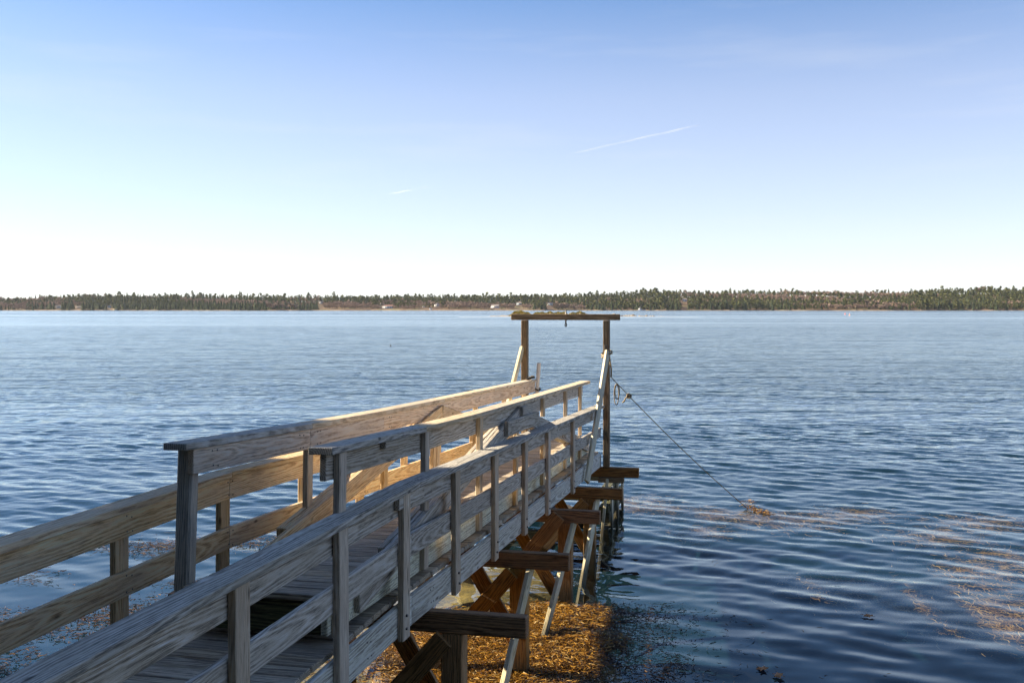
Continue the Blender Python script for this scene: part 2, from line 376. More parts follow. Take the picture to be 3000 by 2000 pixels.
hs = g.math('MULTIPLY', g.math('ADD', g.math('MULTIPLY', b0, 0.028), g.math('MULTIPLY', b1, 0.085)), closef)
hgt = g.math('ADD', hs, g.math('ADD', g.math('MULTIPLY', b2, 0.17), g.math('ADD', g.math('MULTIPLY', b4, 0.38), g.math('MULTIPLY', b3, 0.55))))
hgt = g.math('MULTIPLY', hgt, g.math('MULTIPLY', farf, slick))
bmp = g.n.new('ShaderNodeBump'); bmp.inputs['Strength'].default_value = 1.0; bmp.inputs['Distance'].default_value = 1.0
g.con(hgt, bmp.inputs['Height'])
gl = g.n.new('ShaderNodeBsdfGlossy'); g.con(g.math('MULTIPLY_ADD', farf, 0.12, 0.015), gl.inputs['Roughness']); gl.inputs['Color'].default_value = (0.90, 0.98, 1, 1)
tr = g.n.new('ShaderNodeBsdfTransparent'); tr.inputs['Color'].default_value = (0.93, 0.97, 0.97, 1)
# Schlick reflectance of water, the same from either side
vd = g.n.new('ShaderNodeVectorMath'); vd.operation = 'DOT_PRODUCT'
g.con(geo.outputs['Incoming'], vd.inputs[0]); g.con(bmp.outputs['Normal'], vd.inputs[1])
cosv = g.math('MINIMUM', g.math('ABSOLUTE', vd.outputs['Value']), 1.0)
fres = g.math('MULTIPLY_ADD', g.math('POWER', g.math('SUBTRACT', 1.0, cosv), 5.0), 0.98, 0.02)
g.con(bmp.outputs['Normal'], gl.inputs['Normal'])
ms = g.n.new('ShaderNodeMixShader'); g.con(fres, ms.inputs[0]); g.con(tr.outputs[0], ms.inputs[1]); g.con(gl.outputs[0], ms.inputs[2])
g.con(ms.outputs[0], g.out.inputs['Surface'])
wat = link('water', np_mesh('water', np.stack([XW.ravel(), YW.ravel(), ZW.ravel()], 1), F, True), g.m)
tag(wat, 'rippled blue bay water', kind='structure')
# the body of the water: a murky teal layer close under the surface, deeper where the bed is deep
g = N('murky_water_body'); tcn = g.n.new('ShaderNodeTexCoord')
g.p.inputs['Base Color'].default_value = (0.0055, 0.019, 0.028, 1); g.p.inputs['Roughness'].default_value = 1.0; g.p.inputs['Specular IOR Level'].default_value = 0
xs2 = np.concatenate([[-1800, -60], np.linspace(-30, 30, 90), [60, 1800]]); ys2 = np.concatenate([np.linspace(8.5, 40, 110), [80, 300, 2100]])
X2, Y2 = np.meshgrid(xs2, ys2); G2 = ground_h(X2, Y2)
Z2 = np.where(G2 > WATER-0.75, G2-0.12, WATER-0.62)
idx = np.arange(X2.size).reshape(X2.shape)
F2 = np.stack([idx[:-1, :-1], idx[:-1, 1:], idx[1:, 1:], idx[1:, :-1]], -1).reshape(-1, 4)
wb = link('murky_water', np_mesh('murky_water', np.stack([X2.ravel(), Y2.ravel(), Z2.ravel()], 1), F2, True), g.m)
tag(wb, 'dark murky water below the surface', kind='structure')

# ------------------------------------------------------------------ pier
KU = 6.27                                     # the level near section ends here and the ramp begins
def sl(u): return 0.0 if u < KU else -0.0368*(u-KU)
Z_CAP, Z_MID, Z_DECK = -1.106, -1.447, -1.805
VR, VL = -2.08, -3.36                         # outer face of right rim board, inner face of the left rails
pier = empty('pier', W(8, -2.7, WATER), 'long weathered wooden pier with plank deck and railings on timber bents', 'pier')
# deck planks
u = 1.5; pw = 0.1345
pm = [board_mesh(1.225, pw, 0.036, 0.006) for _ in range(5)]
for me in pm: me.materials.append(M['deck'])
while u < 15.15:
    um = u + pw/2; z = Z_DECK + sl(um) - 0.018 + random.uniform(-0.0025, 0.0025)
    dv = random.uniform(-0.006, 0.006)
    m = frame_mw(W(u+pw/2, -3.345+dv, z), W(um+random.uniform(-0.002, 0.002), -2.120+dv, z), EU + EZ*(-0.0368 if um > KU else 0))
    link('deck_plank', random.choice(pm), None, pier, m)
    u += pw + 0.0095 + random.uniform(-0.002, 0.002)
# rim boards / stringers (right one seen from outside)
def run(name, mat, us, v, ztop, w, t, bow=0.004, vv=None):
    for a, b in zip(us[:-1], us[1:]):
        board(name, pier, mat, W(a+0.0015, v, ztop+sl(a+1e-6)-w/2), W(b-0.0015, v, ztop+sl(b)-w/2), w, t, EZ, bow=bow)
run('rim_board', M['rim'], [1.5, 3.95, 6.06, KU], VR-0.019, -1.843, 0.187, 0.038, 0.002)
run('rim_board', M['rim'], [KU, 9.85, 13.2, 15.18], VR-0.019, -1.843, 0.187, 0.038, 0.003)
run('rim_board', M['rim'], [1.5, KU, 10.8, 15.18], VL-0.019, -1.843, 0.187, 0.038, 0.003)
run('joist', M['brown'], [1.5, KU, 15.1], -2.72, -1.843, 0.187, 0.038, 0)
# right railing: rails inside, posts outside
run('middle_rail', M['grey'], [1.5, 3.93, KU, 8.43, 12.5, 15.16], VR-0.019, Z_MID, 0.142, 0.037)
run('top_rail', M['grey'], [1.5, 3.93, KU, 8.43, 12.5, 15.16], VR-0.019, Z_CAP-0.040, 0.140, 0.037)
for uc in (2.72, 3.93, 5.04, 6.05, 7.23, 8.43, 9.64, 10.84, 12.49):
    lean = random.uniform(-0.012, 0.012)
    zb = -2.045 + sl(uc) - 0.006
    board('railing_post', pier, M['post'], W(uc, VR+0.0205, zb), W(uc+lean, VR+0.0205, Z_CAP-0.0395+sl(uc)), 0.128, 0.038, EU, bow=0.002)
run('handrail_cap', M['cap'], [1.5, KU], VR-0.013, Z_CAP, 0.0385, 0.146, 0.003)
run('handrail_cap', M['cap'], [KU, 10.95, 15.12], VR-0.013, Z_CAP-0.003, 0.0385, 0.146, 0.004)
board('splice_block', pier, M['grey'], W(5.92, VR+0.019, Z_CAP-0.082), W(6.42, VR+0.019, Z_CAP-0.092), 0.086, 0.036, EZ)
# left railing: rails on the inner face of the posts
run('middle_rail', M['tan'], [1.5, 4.0, KU, 8.8, 12.6, 15.1], VL-0.019, Z_MID-0.02, 0.140, 0.037)
run('top_rail', M['tan'], [1.5, KU, 8.8, 12.6, 15.1], VL-0.019, Z_CAP-0.030, 0.140, 0.037)
for uc in (2.70, 3.90, 5.12, 6.28, 7.57, 8.80, 10.05, 11.25, 12.75, 14.30):
    board('railing_post', pier, M['tan'], W(uc, VL-0.0585, -2.05+sl(uc)), W(uc+random.uniform(-.01, .01), VL-0.0585, Z_CAP-0.031+sl(uc)), 0.128, 0.038, EU, bow=0.002)
run('handrail_cap', M['tan'], [1.5, KU, 10.9, 15.1], VL-0.052, Z_CAP+0.012, 0.0385, 0.146, 0.004)
# small low wooden tag blocks and fasteners on the right rim
for uc in (6.05, 7.23, 8.43, 9.64, 10.84, 12.49):
    for dz in (0.05, 0.13):
        p = W(uc+random.uniform(-.02, .02), VR+0.0395, -2.03+sl(uc)+dz)
        link('bolt_head', tube_mesh([p, p+EV*0.010], 0.009, 8), M['steel'], pier)
nail = tube_mesh([Vector((0, 0, 0)), Vector((0, 0, 0.003))], 0.0055, 6)
def nails(parent, u0, v, z0, face=1):
    m = Matrix((EU, EZ, EV*face)).transposed().to_4x4()
    for du, dz in ((-0.03, 0.045), (0.028, 0.04), (-0.025, -0.042), (0.03, -0.046)):
        mm = m.copy(); mm.translation = W(u0+du+random.uniform(-.006, .006), v, z0+dz+random.uniform(-.006, .006))
        link('nail', nail, M['steel'], parent, mm)
for uc in (3.93, 5.12, 6.28, 7.57, 8.80):
    nails(pier, uc, VL+0.0006, Z_MID-0.09+sl(uc)); nails(pier, uc, VL+0.0006, Z_CAP-0.10+sl(uc))
for uc in (3.4, 4.4, 5.5, 6.7, 7.9, 9.1): nails(pier, uc, VR+0.0006, -1.937+sl(uc))
# bents: cross beam, two piles, cross braces, long raking strut
BENTS = [(6.64, -1.41), (8.72, -1.475), (11.10, -1.535), (12.92, -1.50)]
for i, (ub, ve) in enumerate(BENTS):
    zt = -2.034 + sl(ub) - 0.004
    board('cross_beam', pier, M['brown'], W(ub+0.045, -4.05, zt-0.07), W(ub+0.045, ve, zt-0.07), 0.142, 0.089, EZ, ch=0.006)
    for vp in (-1.925, -3.55):
        zb = -4.6 if i > 1 else -3.9
        board('pile', pier, M['pile'], W(ub+0.075, vp, zb), W(ub+0.075, vp, zt-0.143), 0.150, 0.145, EV, ch=0.008)
    zb = zt - 0.16
    # X bracing across the bent, one board each side of the piles
    if i != 2:
        board('cross_brace', pier, M['pile'], W(ub-0.022, -2.95, zb-1.12), W(ub-0.022, -1.97, zb-0.01), 0.140, 0.037, EZ)
        board('cross_brace', pier, M['pile'], W(ub+0.172, -2.44, zb+0.09), W(ub+0.172, -1.90, zb-0.80), 0.140, 0.037, EZ)
    else:
        board('cross_brace', pier, M['pile'], W(ub-0.022, -2.40, zb-0.42), W(ub-0.022, -1.98, zb+0.10), 0.150, 0.037, EZ)
        board('cross_brace', pier, M['pile'], W(ub+0.172, -2.62, zb+0.09), W(ub+0.172, -2.05, zb-0.80), 0.140, 0.037, EZ)
struts = [((8.80, -1.825, -2.26), (7.20, -1.87, -3.50)), ((11.18, -1.83, -2.36), (9.50, -1.90, -3.32)), ((13.02, -1.83, -2.42), (11.35, -1.90, -3.85)), ((14.9, -1.95, -2.50), (14.25, -2.0, -3.8))]
for (a, b) in struts:
    board('raking_strut', pier, M['strut'], W(*b), W(*a), 0.088, 0.040, EU + EZ)
for (a, b) in struts[1:3]:
    a2 = (a[0], -3.64, a[2]); b2 = (b[0], -3.60, b[2])
    board('raking_strut', pier, M['strut'], W(*b2), W(*a2), 0.088, 0.040, EU + EZ)
# end beam on its packing blocks
zt5 = -2.034 + sl(15.2)
board('cross_beam', pier, M['brown'], W(15.20, -3.95, zt5-0.07), W(15.20, -1.52, zt5-0.07), 0.140, 0.115, EZ, ch=0.006)
board('packing_block', pier, M['gallows'], W(15.19, -2.12, zt5-0.184), W(15.19, -1.74, zt5-0.184), 0.082, 0.12, EZ, ch=0.006)
board('packing_block', pier, M['gallows'], W(15.19, -3.70, zt5-0.184), W(15.19, -3.30, zt5-0.184), 0.082, 0.12, EZ, ch=0.006)

# ------------------------------------------------------------------ timber crib under the pier head, with its rocks
crib = empty('timber_crib', W(15.9, -2.7, WATER-0.4), 'dark wet timber crib holding rocks under the outer end of the pier', 'crib')
CZ = zt5 - 0.145
for k in range(6):
    z = CZ - 0.24 - 0.165*k
    if k % 2 == 0:
        for uu in (15.08, 16.75): board('crib_timber', crib, M['crib'], W(uu, -3.75, z), W(uu, -1.93, z), 0.16, 0.16, EZ, ch=0.012)
    for vv in (-3.62, -2.02): board('crib_timber', crib, M['crib'], W(15.0, vv, z-0.082*(k % 2)), W(16.85, vv, z-0.082*(k % 2)), 0.15, 0.15, EZ, ch=0.012)
for vv in (-1.925, -3.715):
    for uu in (15.25, 15.95, 16.6):
        board('crib_plank', crib, M['strut'], W(uu, vv, CZ-1.25), W(uu-0.02, vv, CZ-0.15), 0.14, 0.03, EU)
board('crib_sill', crib, M['tan'], W(14.93, -3.4, CZ-0.52), W(14.93, -2.15, CZ-0.52), 0.04, 0.12, EZ)
def rock_mesh(r, seed, sq=0.7):
    bm = bmesh.new(); bmesh.ops.create_icosphere(bm, subdivisions=2, radius=r); rs = random.Random(seed)
    ax = [Vector((rs.uniform(-1, 1), rs.uniform(-1, 1), rs.uniform(-1, 1))).normalized() for _ in range(7)]
    for v in bm.verts:
        for a in ax:
            d = v.co.dot(a) - r*0.72
            if d > 0: v.co -= a*d*0.9
        v.co.z *= sq; v.co += Vector((rs.uniform(-1, 1), rs.uniform(-1, 1), rs.uniform(-1, 1)))*r*0.04
    me = bpy.data.meshes.new('rock'); bm.to_mesh(me); bm.free(); return me
for k in range(12):
    vv = -3.35 + 1.15*((k*0.37) % 1); uu = 15.35 + 0.9*((k*0.61) % 1)
    o = link('ballast_rock', rock_mesh(random.uniform(0.13, 0.2), k), M['wetrock'], None, Matrix.Translation(W(uu, vv, CZ-0.75+0.05*(k % 4))))
    tag(o, 'dark rounded rock piled inside the timber crib at the pier head', 'rock', 'ballast rocks inside the crib')

# ------------------------------------------------------------------ gangway lying on the pier
gw = empty('gangway', W(10, -2.6, Z_DECK), 'wooden gangway with trussed railings resting on top of the pier deck', 'gangway')
G0, G1 = 5.12, 14.85
def gb(u): return -1.795 - 0.0362*(u-KU)                   # underside of the side beams
def gd(u): return gb(u) + 0.222                            # top of the gangway deck
def gcap(u):                                               # sagging handrail: steeper at the near end
    xs_ = [5.0, 6.75, 8.3, 10.1, 12.3, 14.7, 16]; zs_ = [-0.735, -0.813, -0.872, -0.925, -0.985, -1.05, -1.085]
    return float(np.interp(u, xs_, zs_))
def vr(u): return -2.172 - 0.006*(u-5.15)                  # outer face of right beam and rail
def vl(u): return -2.985 - 0.005*(u-5.15)                  # inner face of left rail
def gboard(name, mat, u0, u1, vf, dv, zf, w, t, wdir=EZ, bow=0.003):
    return board(name, gw, mat, W(u0, vf(u0)+dv, zf(u0)), W(u1, vf(u1)+dv, zf(u1)), w, t, wdir, bow=bow)
gboard('side_beam', M['lichen'], G0, 10.2, vr, -0.019, lambda u: gb(u)+0.0925, 0.185, 0.038)
gboard('side_beam', M['lichen'], 10.203, G1, vr, -0.019, lambda u: gb(u)+0.0925, 0.185, 0.038)
gboard('side_beam', M['lichen'], G0, 10.2, vl, -0.019, lambda u: gb(u)+0.0925, 0.185, 0.038)
gboard('side_beam', M['lichen'], 10.203, G1, vl, -0.019, lambda u: gb(u)+0.0925, 0.185, 0.038)
board('header_board', gw, M['crib'], W(G0+0.022, vl(G0)+0.003, gb(G0)+0.0925), W(G0+0.022, vr(G0)-0.041, gb(G0)+0.0925), 0.18, 0.038, EZ)
u = G0 - 0.015
pg = [board_mesh(0.805, pw, 0.034, 0.004) for _ in range(4)]
for me in pg: me.materials.append(M['deck'])
while u < G1-0.1:
    um = u + pw/2; z = gd(um)-0.017 + random.uniform(-0.002, 0.002)
    m = frame_mw(W(um, vl(um)-0.036, z), W(um+random.uniform(-.002, .002), vl(um)-0.036+0.805, z), EU + EZ*-0.0362)
    link('deck_plank', random.choice(pg), None, gw, m); u += pw + 0.0095 + random.uniform(-.002, .002)
# handrails
cuts = [5.10, 6.75, 8.3, 10.1, 12.3, 14.75]
def grun(name, mat, cu, vf, dv, off, w, t, wdir=EZ, bow=0.002):
    for a, b in zip(cu[:-1], cu[1:]):
        gboard(name, mat, a+0.001, b-0.001, vf, dv, lambda u: gcap(u)+off, w, t, wdir, bow)
grun('top_rail', M['grey'], [5.10, 6.75, 8.3, 10.1, 12.3, 14.35], vr, -0.019, -0.112, 0.140, 0.037)
grun('handrail_cap', M['cap'], [5.07, 6.75], vr, -0.020, -0.0195, 0.0385, 0.140)
grun('handrail_cap', M['capg'], [6.75, 8.3, 10.1, 12.3, 14.75], vr, -0.020, -0.0195, 0.0385, 0.140)
grun('top_rail', M['pinkgrey'], [5.16, 6.75, 8.3, 10.1, 12.3, 14.95], vl, -0.019, -0.112, 0.140, 0.037)
grun('handrail_cap', M['cap'], [5.05, 6.75], vl, -0.052, -0.0195, 0.0385, 0.140)
grun('handrail_cap', M['capg'], [6.75, 8.3, 10.1, 12.3, 14.95], vl, -0.052, -0.0195, 0.0385, 0.140)
board('splice_block', gw, M['grey'], W(5.95, vr(6)+0.019, gcap(6.0)-0.062), W(6.45, vr(6.4)+0.019, gcap(6.4)-0.064), 0.04, 0.034, EZ)
# truss diagonals: three boards side by side, meeting under the rail at mid span
AP = 9.95
def zdiag(u, side):                                        # centre line of the diagonal
    a = 5.50 if u < AP else 14.75
    z0 = gb(a) + 0.10
    return z0 + (gcap(AP)-0.135 - z0)*(u-a)/(AP-a)
DW = 0.150
for vf, sg, mt, lo, hi_ in ((vr, 1, M['grey'], 5.50, 14.75), (vl, -1, M['tan'], 5.75, 14.75)):
    for ply in range(3):
        # right side: outer ply lies in the plane of the posts; left side: plies step in over the walkway
        dv = (0.0195 - 0.0395*ply) if sg > 0 else (0.0195 - 0.0395*ply)
        if ply == 1: dv += (0.0005)
        a0 = lo if ply == 0 else lo + 0.62
        b0 = hi_ if ply == 0 else hi_ - 0.62
        tw = DW - 0.004*(ply == 1)
        for (ua, ub2) in ((a0, AP-0.01), (AP+0.01, b0)):
            board('truss_diagonal', gw, mt, W(ua, vf(ua)+dv, zdiag(ua, sg)), W(ub2, vf(ub2)+dv, zdiag(ub2, sg)), tw, 0.0365, EZ, bow=0.0015)
# collar board and king block at the right apex
board('collar_board', gw, M['grey'], W(9.20, vr(9.2)+0.058, gcap(9.2)-0.214), W(10.70, vr(10.7)+0.058, gcap(10.70)-0.225), 0.14, 0.037, EZ)
board('king_block', gw, M['grey'], W(9.98, vr(10)+0.058, gcap(10)-0.135), W(9.98, vr(10)+0.058, gcap(10)-0.05), 0.19, 0.036, EU)
board('king_post', gw, M['tan'], W(9.76, vr(9.8)+0.0195, gb(9.8)+0.005), W(9.80, vr(9.8)+0.0195, zdiag(9.78, 1)-0.11), 0.088, 0.037, EU)
board('king_post', gw, M['tan'], W(9.90, vl(9.9)-0.0585, gb(9.9)+0.005), W(9.93, vl(9.9)-0.0585, gcap(9.95)-0.19), 0.088, 0.037, EU)
# posts
for uc in (5.22, 6.78, 8.32, 11.18, 12.72, 13.95):
    lean = 0.036*0.9
    top = gcap(uc)-0.0395; bot = gb(uc)-0.02 if uc < 6 else gb(uc)+0.012
    d = zdiag(uc, 1); half_d = DW/2*1.10 + 0.012
    pmx = M['post'] if uc < 7 else M['tan']
    pos = lambda z: W(uc + lean*(z-bot)/(top-bot), vr(uc)+0.0195, z)
    if 5.4 < uc < 14.75:
        if top - (d+half_d) > 0.05: board('railing_post', gw, pmx, pos(d+half_d), pos(top), 0.095, 0.038, EU, bow=0.0015)
        if (d-half_d) - bot > 0.05: board('railing_post', gw, pmx, pos(bot), pos(d-half_d), 0.095, 0.038, EU)
    else:
        board('railing_post', gw, pmx, pos(bot), pos(top), 0.100, 0.038, EU, bow=0.002)
for uc in (6.82, 8.45, 10.05, 11.60, 13.1, 14.4):
    bot = gb(uc)+0.01; top = gcap(uc)-0.04
    board('railing_post', gw, M['tan'], W(uc, vl(uc)-0.0585, bot), W(uc+0.03, vl(uc)-0.0585, top), 0.095, 0.038, EU)
for uc in (5.4, 6.6, 6.9, 8.45, 10.3, 11.6): nails(gw, uc, vl(uc)+0.0012, gcap(uc)-0.112)
for uc in (9.3, 9.6, 10.2, 10.6): nails(gw, uc, vr(uc)+0.0778, gcap(uc)-0.22)
# the grey painted square post at the near left corner
board('corner_post', gw, M['painted'], W(5.20, vl(5.2)-0.085, gb(5.2)-0.005), W(5.255, vl(5.2)-0.085, gcap(5.2)-0.045), 0.092, 0.092, EU, ch=0.012)
p = W(5.235, vr(5.2)+0.039, gb(5.2)+0.10)
bo = link('bolt', tube_mesh([p, p+EV*0.03], 0.013, 8), M['steel'], gw)
link('washer', tube_mesh([p, p+EV*0.006], 0.024, 12), M['steel'], bo)

# ------------------------------------------------------------------ gallows frame at the pier head
gf = empty('gallows_frame', W(15.2, -2.6, zt5), 'dark timber gallows frame with crossbeam standing at the pier head', 'frame')
ZB = zt5 + 0.003
board('post', gf, M['gallows'], W(15.20, -2.00, ZB), W(15.20, -2.00, -0.180), 0.140, 0.089, EU, ch=0.005)
board('post', gf, M['gallows'], W(15.20, -3.245, ZB), W(15.20, -3.245, -0.180), 0.140, 0.089, EU, ch=0.005)
board('crossbeam', gf, M['gallows'], W(15.20, -3.452, -0.132), W(15.20, -1.80, -0.132), 0.090, 0.089, EZ, ch=0.005)
pb = W(15.2, -2.615, -0.24)
eb = link('eye_bolt', tube_mesh([pb, pb+EZ*0.22], 0.011, 8), M['steel'], gf)
ring = [pb + Vector((0.012*math.cos(a), 0, -0.01+0.022*math.sin(a))) for a in np.linspace(0, 6.283, 17)]
link('eye', tube_mesh(ring, 0.008, 6, False), M['steel'], eb)
board('raking_brace', gf, M['strut'], W(13.36, -2.018, -2.285), W(15.12, -1.975, -0.64), 0.088, 0.040, EU + EZ)
board('raking_brace', gf, M['strut'], W(13.45, -3.345+0.05, -2.05), W(15.12, -3.270, -0.60), 0.088, 0.040, EU + EZ)
board('cleat_plate', gf, M['steel'], W(15.125, -2.00, -0.66), W(15.125, -2.00, -0.54), 0.05, 0.012, EV)
for k in range(2):
    z = -0.70+0.035*k
    pts = [W(15.19+0.115*math.cos(a), -1.995+0.075*math.sin(a), z + 0.03*math.sin(a+k)) for a in np.linspace(0, 6.283, 21)]
    link('lashing', tube_mesh(pts, 0.012, 6, False), M['rope'], gf)
pts = [W(15.10, -1.945, -0.70), W(15.12, -1.935, -0.80), W(15.16, -1.925, -0.90), W(15.20, -1.93, -1.0), W(15.21, -1.935, -1.02)]
link('lashing', tube_mesh(pts, 0.011, 6), M['rope'], gf)

# ------------------------------------------------------------------ mooring rope
A = W(15.2, -1.945, -1.01); B = Vector((3.85, 16.65, WATER-0.02))
mr = empty('mooring_rope', A, 'thin mooring rope slanting from the gallows post into the water', 'rope')
pts = []
for i in range(41):
    t = i/40; p = A.lerp(B, t); p.z -= 0.10*4*t*(1-t)*0.6; pts.append(p)
link('rope_strand', tube_mesh(pts, 0.0065, 6), M['rope'], mr)
K = pts[5]
def knot(name, c, r):
    pp = [c + Vector((r*math.cos(a)*(1+0.3*math.cos(1.5*a)), r*0.8*math.sin(2*a), r*math.sin(a)*(1+0.3*math.cos(1.5*a)))) for a in np.linspace(0, 12.566, 40)]
    return link(name, tube_mesh(pp, 0.013, 6, False), M['rope'], mr)
knot('knot', K, 0.026)
link('loose_end', tube_mesh([K, K+Vector((-0.05, 0, -0.03)), K+Vector((-0.07, 0, -0.08)), K+Vector((-0.10, 0, -0.10))], 0.011, 6), M['rope'], mr)
L0 = pts[2]
for s_, dx_ in ((0.31, 0.0), (0.22, 0.012)):
    lp = [L0 + Vector((dx_-0.02+0.034*math.sin(a)*1.0, 0.01*s_, -s_*0.5*(1-math.cos(a)))) for a in np.linspace(0, 6.283, 25)]
    link('hanging_loop', tube_mesh(lp, 0.0065, 6, False), M['rope'], mr)

# ------------------------------------------------------------------ plastic pipe tied to the gangway rail
pp = empty('plastic_pipe', W(15.22, -3.10, -2.2), 'slim white plastic pipe tied upright at the far end of the gangway rail', 'pipe')
c0, c1_ = W(15.18, -3.115, -2.2), W(15.22, -3.030, -0.825)
V_, F_ = [], []
d = (c1_-c0).normalized(); y = (EU - d*EU.dot(d)).normalized(); zc = d.cross(y)
for c, r in ((c0, 0.030), (c1_, 0.030), (c1_, 0.026), (c1_-d*0.12, 0.026)):
    for k in range(16):
        a = 2*math.pi*k/16; V_.append(c + (y*math.cos(a)+zc*math.sin(a))*r)
for i in range(3):
    for k in range(16): F_.append((i*16+k, i*16+(k+1) % 16, (i+1)*16+(k+1) % 16, (i+1)*16+k))
link('tube', mesh('pipe', V_, F_, False), M['pvc'], pp)
for k in range(3):
    c = c0.lerp(c1_, 0.60+0.055*k)
    loop = [c + EU*(0.045*math.cos(a)-0.02) + EV*0.048*math.sin(a) + EZ*(0.015*math.sin(a*2)) for a in np.linspace(0, 6.283, 17)]
    link('tie', tube_mesh(loop, 0.011, 6, False), M['rope_dark'], pp)
cp = [W(14.62+0.05*i, vl(14.8)-0.06+0.03*math.sin(i*1.7), gcap(14.8)+0.016+0.012*abs(math.sin(i*2.3))) for i in range(11)]
tag(link('dark_cord', tube_mesh(cp, 0.017, 6), M['rope_dark']), 'dark frayed cord lying along the far end of the gangway handrail', 'cord')

# ------------------------------------------------------------------ seaweed
def strands(n, pos, length, width, zj, tilt, name, mat, label, cat=None, seg=3):
    """n bent strips; pos(n)->(X,Y,Z); returns stuff object"""
    X, Y, Z = pos(n); n = len(X)
    a = np.random.uniform(0, 2*np.pi, n); L = np.random.uniform(*length, n); w = np.random.uniform(*width, n)
    el = np.random.normal(0, tilt, n); curl = np.random.normal(0, 0.8, n)
    px, py, pz = X.copy(), Y.copy(), Z + np.random.uniform(0, zj, n)
    Vs = []
    for i in range(seg+1):
        nxv, nyv = -np.sin(a), np.cos(a)
        ww = w*(1.0 if 0 < i < seg else 0.45)
        Vs.append(np.stack([px-nxv*ww/2, py-nyv*ww/2, pz], 1)); Vs.append(np.stack([px+nxv*ww/2, py+nyv*ww/2, pz+ww*0.35], 1))
        px = px + np.cos(a)*L/seg*np.cos(el); py = py + np.sin(a)*L/seg*np.cos(el); pz = pz + np.sin(el)*L/seg
        a = a + curl*0.6; el = el*0.3 - 0.15*np.sign(el)
    V = np.stack(Vs, 1).reshape(-1, 3); k = (seg+1)*2
    base = np.arange(n)[:, None]*k
    F = np.concatenate([np.stack([base+2*i, base+2*i+2, base+2*i+3, base+2*i+1], -1).reshape(-1, 4) for i in range(seg)])
    o = link(name, np_mesh(name, V, F), mat); tag(o, label, cat, kind='stuff'); return o
def fbm(X, Y, s, seed=0):
    r_ = np.random.RandomState(seed); out = np.zeros_like(X)
    for i in range(10):
        f_ = s*(1.35**i); th = r_.uniform(0, 6.28); out += np.sin(f_*(X*np.cos(th)+Y*np.sin(th)) + r_.uniform(0, 6.28))*(0.8**i)
    return out/3.0
def mat_density(X, Y):
    u_ = S*X + C*Y; v_ = C*X - S*Y
    e = 11.15 + 0.18*np.sin(X*3) + 0.1*np.sin(X*7)
    d = np.clip((e - Y)/0.35, 0, 1)
    right = np.clip((-1.18 + 0.12*np.sin(Y*4) + 0.1*np.sin(Y*9) - v_)/0.45, 0, 1)
    left = np.clip((v_ + 3.6 + 0.3*np.sin(Y*2))/0.9, 0.0, 1)
    return d*right*left
def pos_mat(n):
    X = np.random.uniform(-3.5, 2.2, n*3); Y = np.random.uniform(7.8, 11.5, n*3)
    dn = mat_density(X, Y)
    k = np.random.uniform(0, 1, n*3) < dn
    X, Y = X[k][:n], Y[k][:n]
    return X, Y, WATER + 0.015 + 0.035*mat_density(X, Y) + 0.030*fbm(X, Y, 3) + 0.015*fbm(X, Y, 9, 2)
# bedding under the strands: an uneven brown weed mat
xs3 = np.linspace(-3.6, 2.3, 150); ys3 = np.linspace(7.2, 11.7, 120); X3, Y3 = np.meshgrid(xs3, ys3)
Z3 = WATER - 0.03 + 0.066*mat_density(X3, Y3) + 0.018*fbm(X3, Y3, 3) * (mat_density(X3, Y3) > 0.02) + 0.008*fbm(X3, Y3, 14, 3)
Z3 = np.where(mat_density(X3, Y3) > 0.25, Z3, WATER-0.14)
idx = np.arange(X3.size).reshape(X3.shape)
F3 = np.stack([idx[:-1, :-1], idx[:-1, 1:], idx[1:, 1:], idx[1:, :-1]], -1).reshape(-1, 4)
dn3 = mat_density(X3, Y3); keep = (dn3[:-1, :-1] > 0.2) & (dn3[1:, :-1] > 0.2) & (dn3[:-1, 1:] > 0.2) & (dn3[1:, 1:] > 0.2)
F3 = F3[keep.ravel()]
gmat = N('weed_bed'); tcn = gmat.n.new('ShaderNodeTexCoord'); n_ = gmat.noise(tcn.outputs['Object'], 26, 6, 0.75)
gmat.con(gmat.ramp(n_, [(0.35, (0.02, 0.010, 0.003)), (0.55, (0.12, 0.06, 0.012)), (0.75, (0.25, 0.14, 0.03))]), gmat.p.inputs['Base Color']); gmat.p.inputs['Roughness'].default_value = 0.6; gmat.bump(n_, 0.9, 0.02)
wbd = link('seaweed_bed', np_mesh('seaweed_bed', np.stack([X3.ravel(), Y3.ravel(), Z3.ravel()], 1), F3, True), gmat.m)
tag(wbd, 'brown matted seaweed bed washed up under the pier', 'seaweed', kind='stuff')
strands(50000, pos_mat, (0.03, 0.11), (0.003, 0.008), 0.03, 0.4, 'golden_seaweed', M['weed'], 'golden brown rockweed heaped around the pier piles', 'seaweed')
def pos_right(n):
    X = np.random.uniform(0.2, 3.4, n*6); Y = np.random.uniform(7.8, 11.6, n*6)
    v_ = C*X - S*Y; d = np.exp(-np.clip(v_+1.35, 0, 9)/0.28)*1.1 + np.clip(fbm(X, Y, 1.6, 5)-0.55, 0, 1)*1.3*np.exp(-np.clip(v_+0.9, 0, 9)/0.5)
    k = (np.random.uniform(0, 1, n*6) < d*np.clip((11.3-Y)/0.4, 0, 1)) & (v_ > -1.75)
    X, Y = X[k][:n], Y[k][:n]; return X, Y, np.full(len(X), WATER+0.012)
strands(9000, pos_right, (0.03, 0.09), (0.005, 0.011), 0.015, 0.25, 'dark_seaweed', M['weed_dark'], 'dark loose seaweed fraying out from the weed heap beside the pier', 'seaweed')
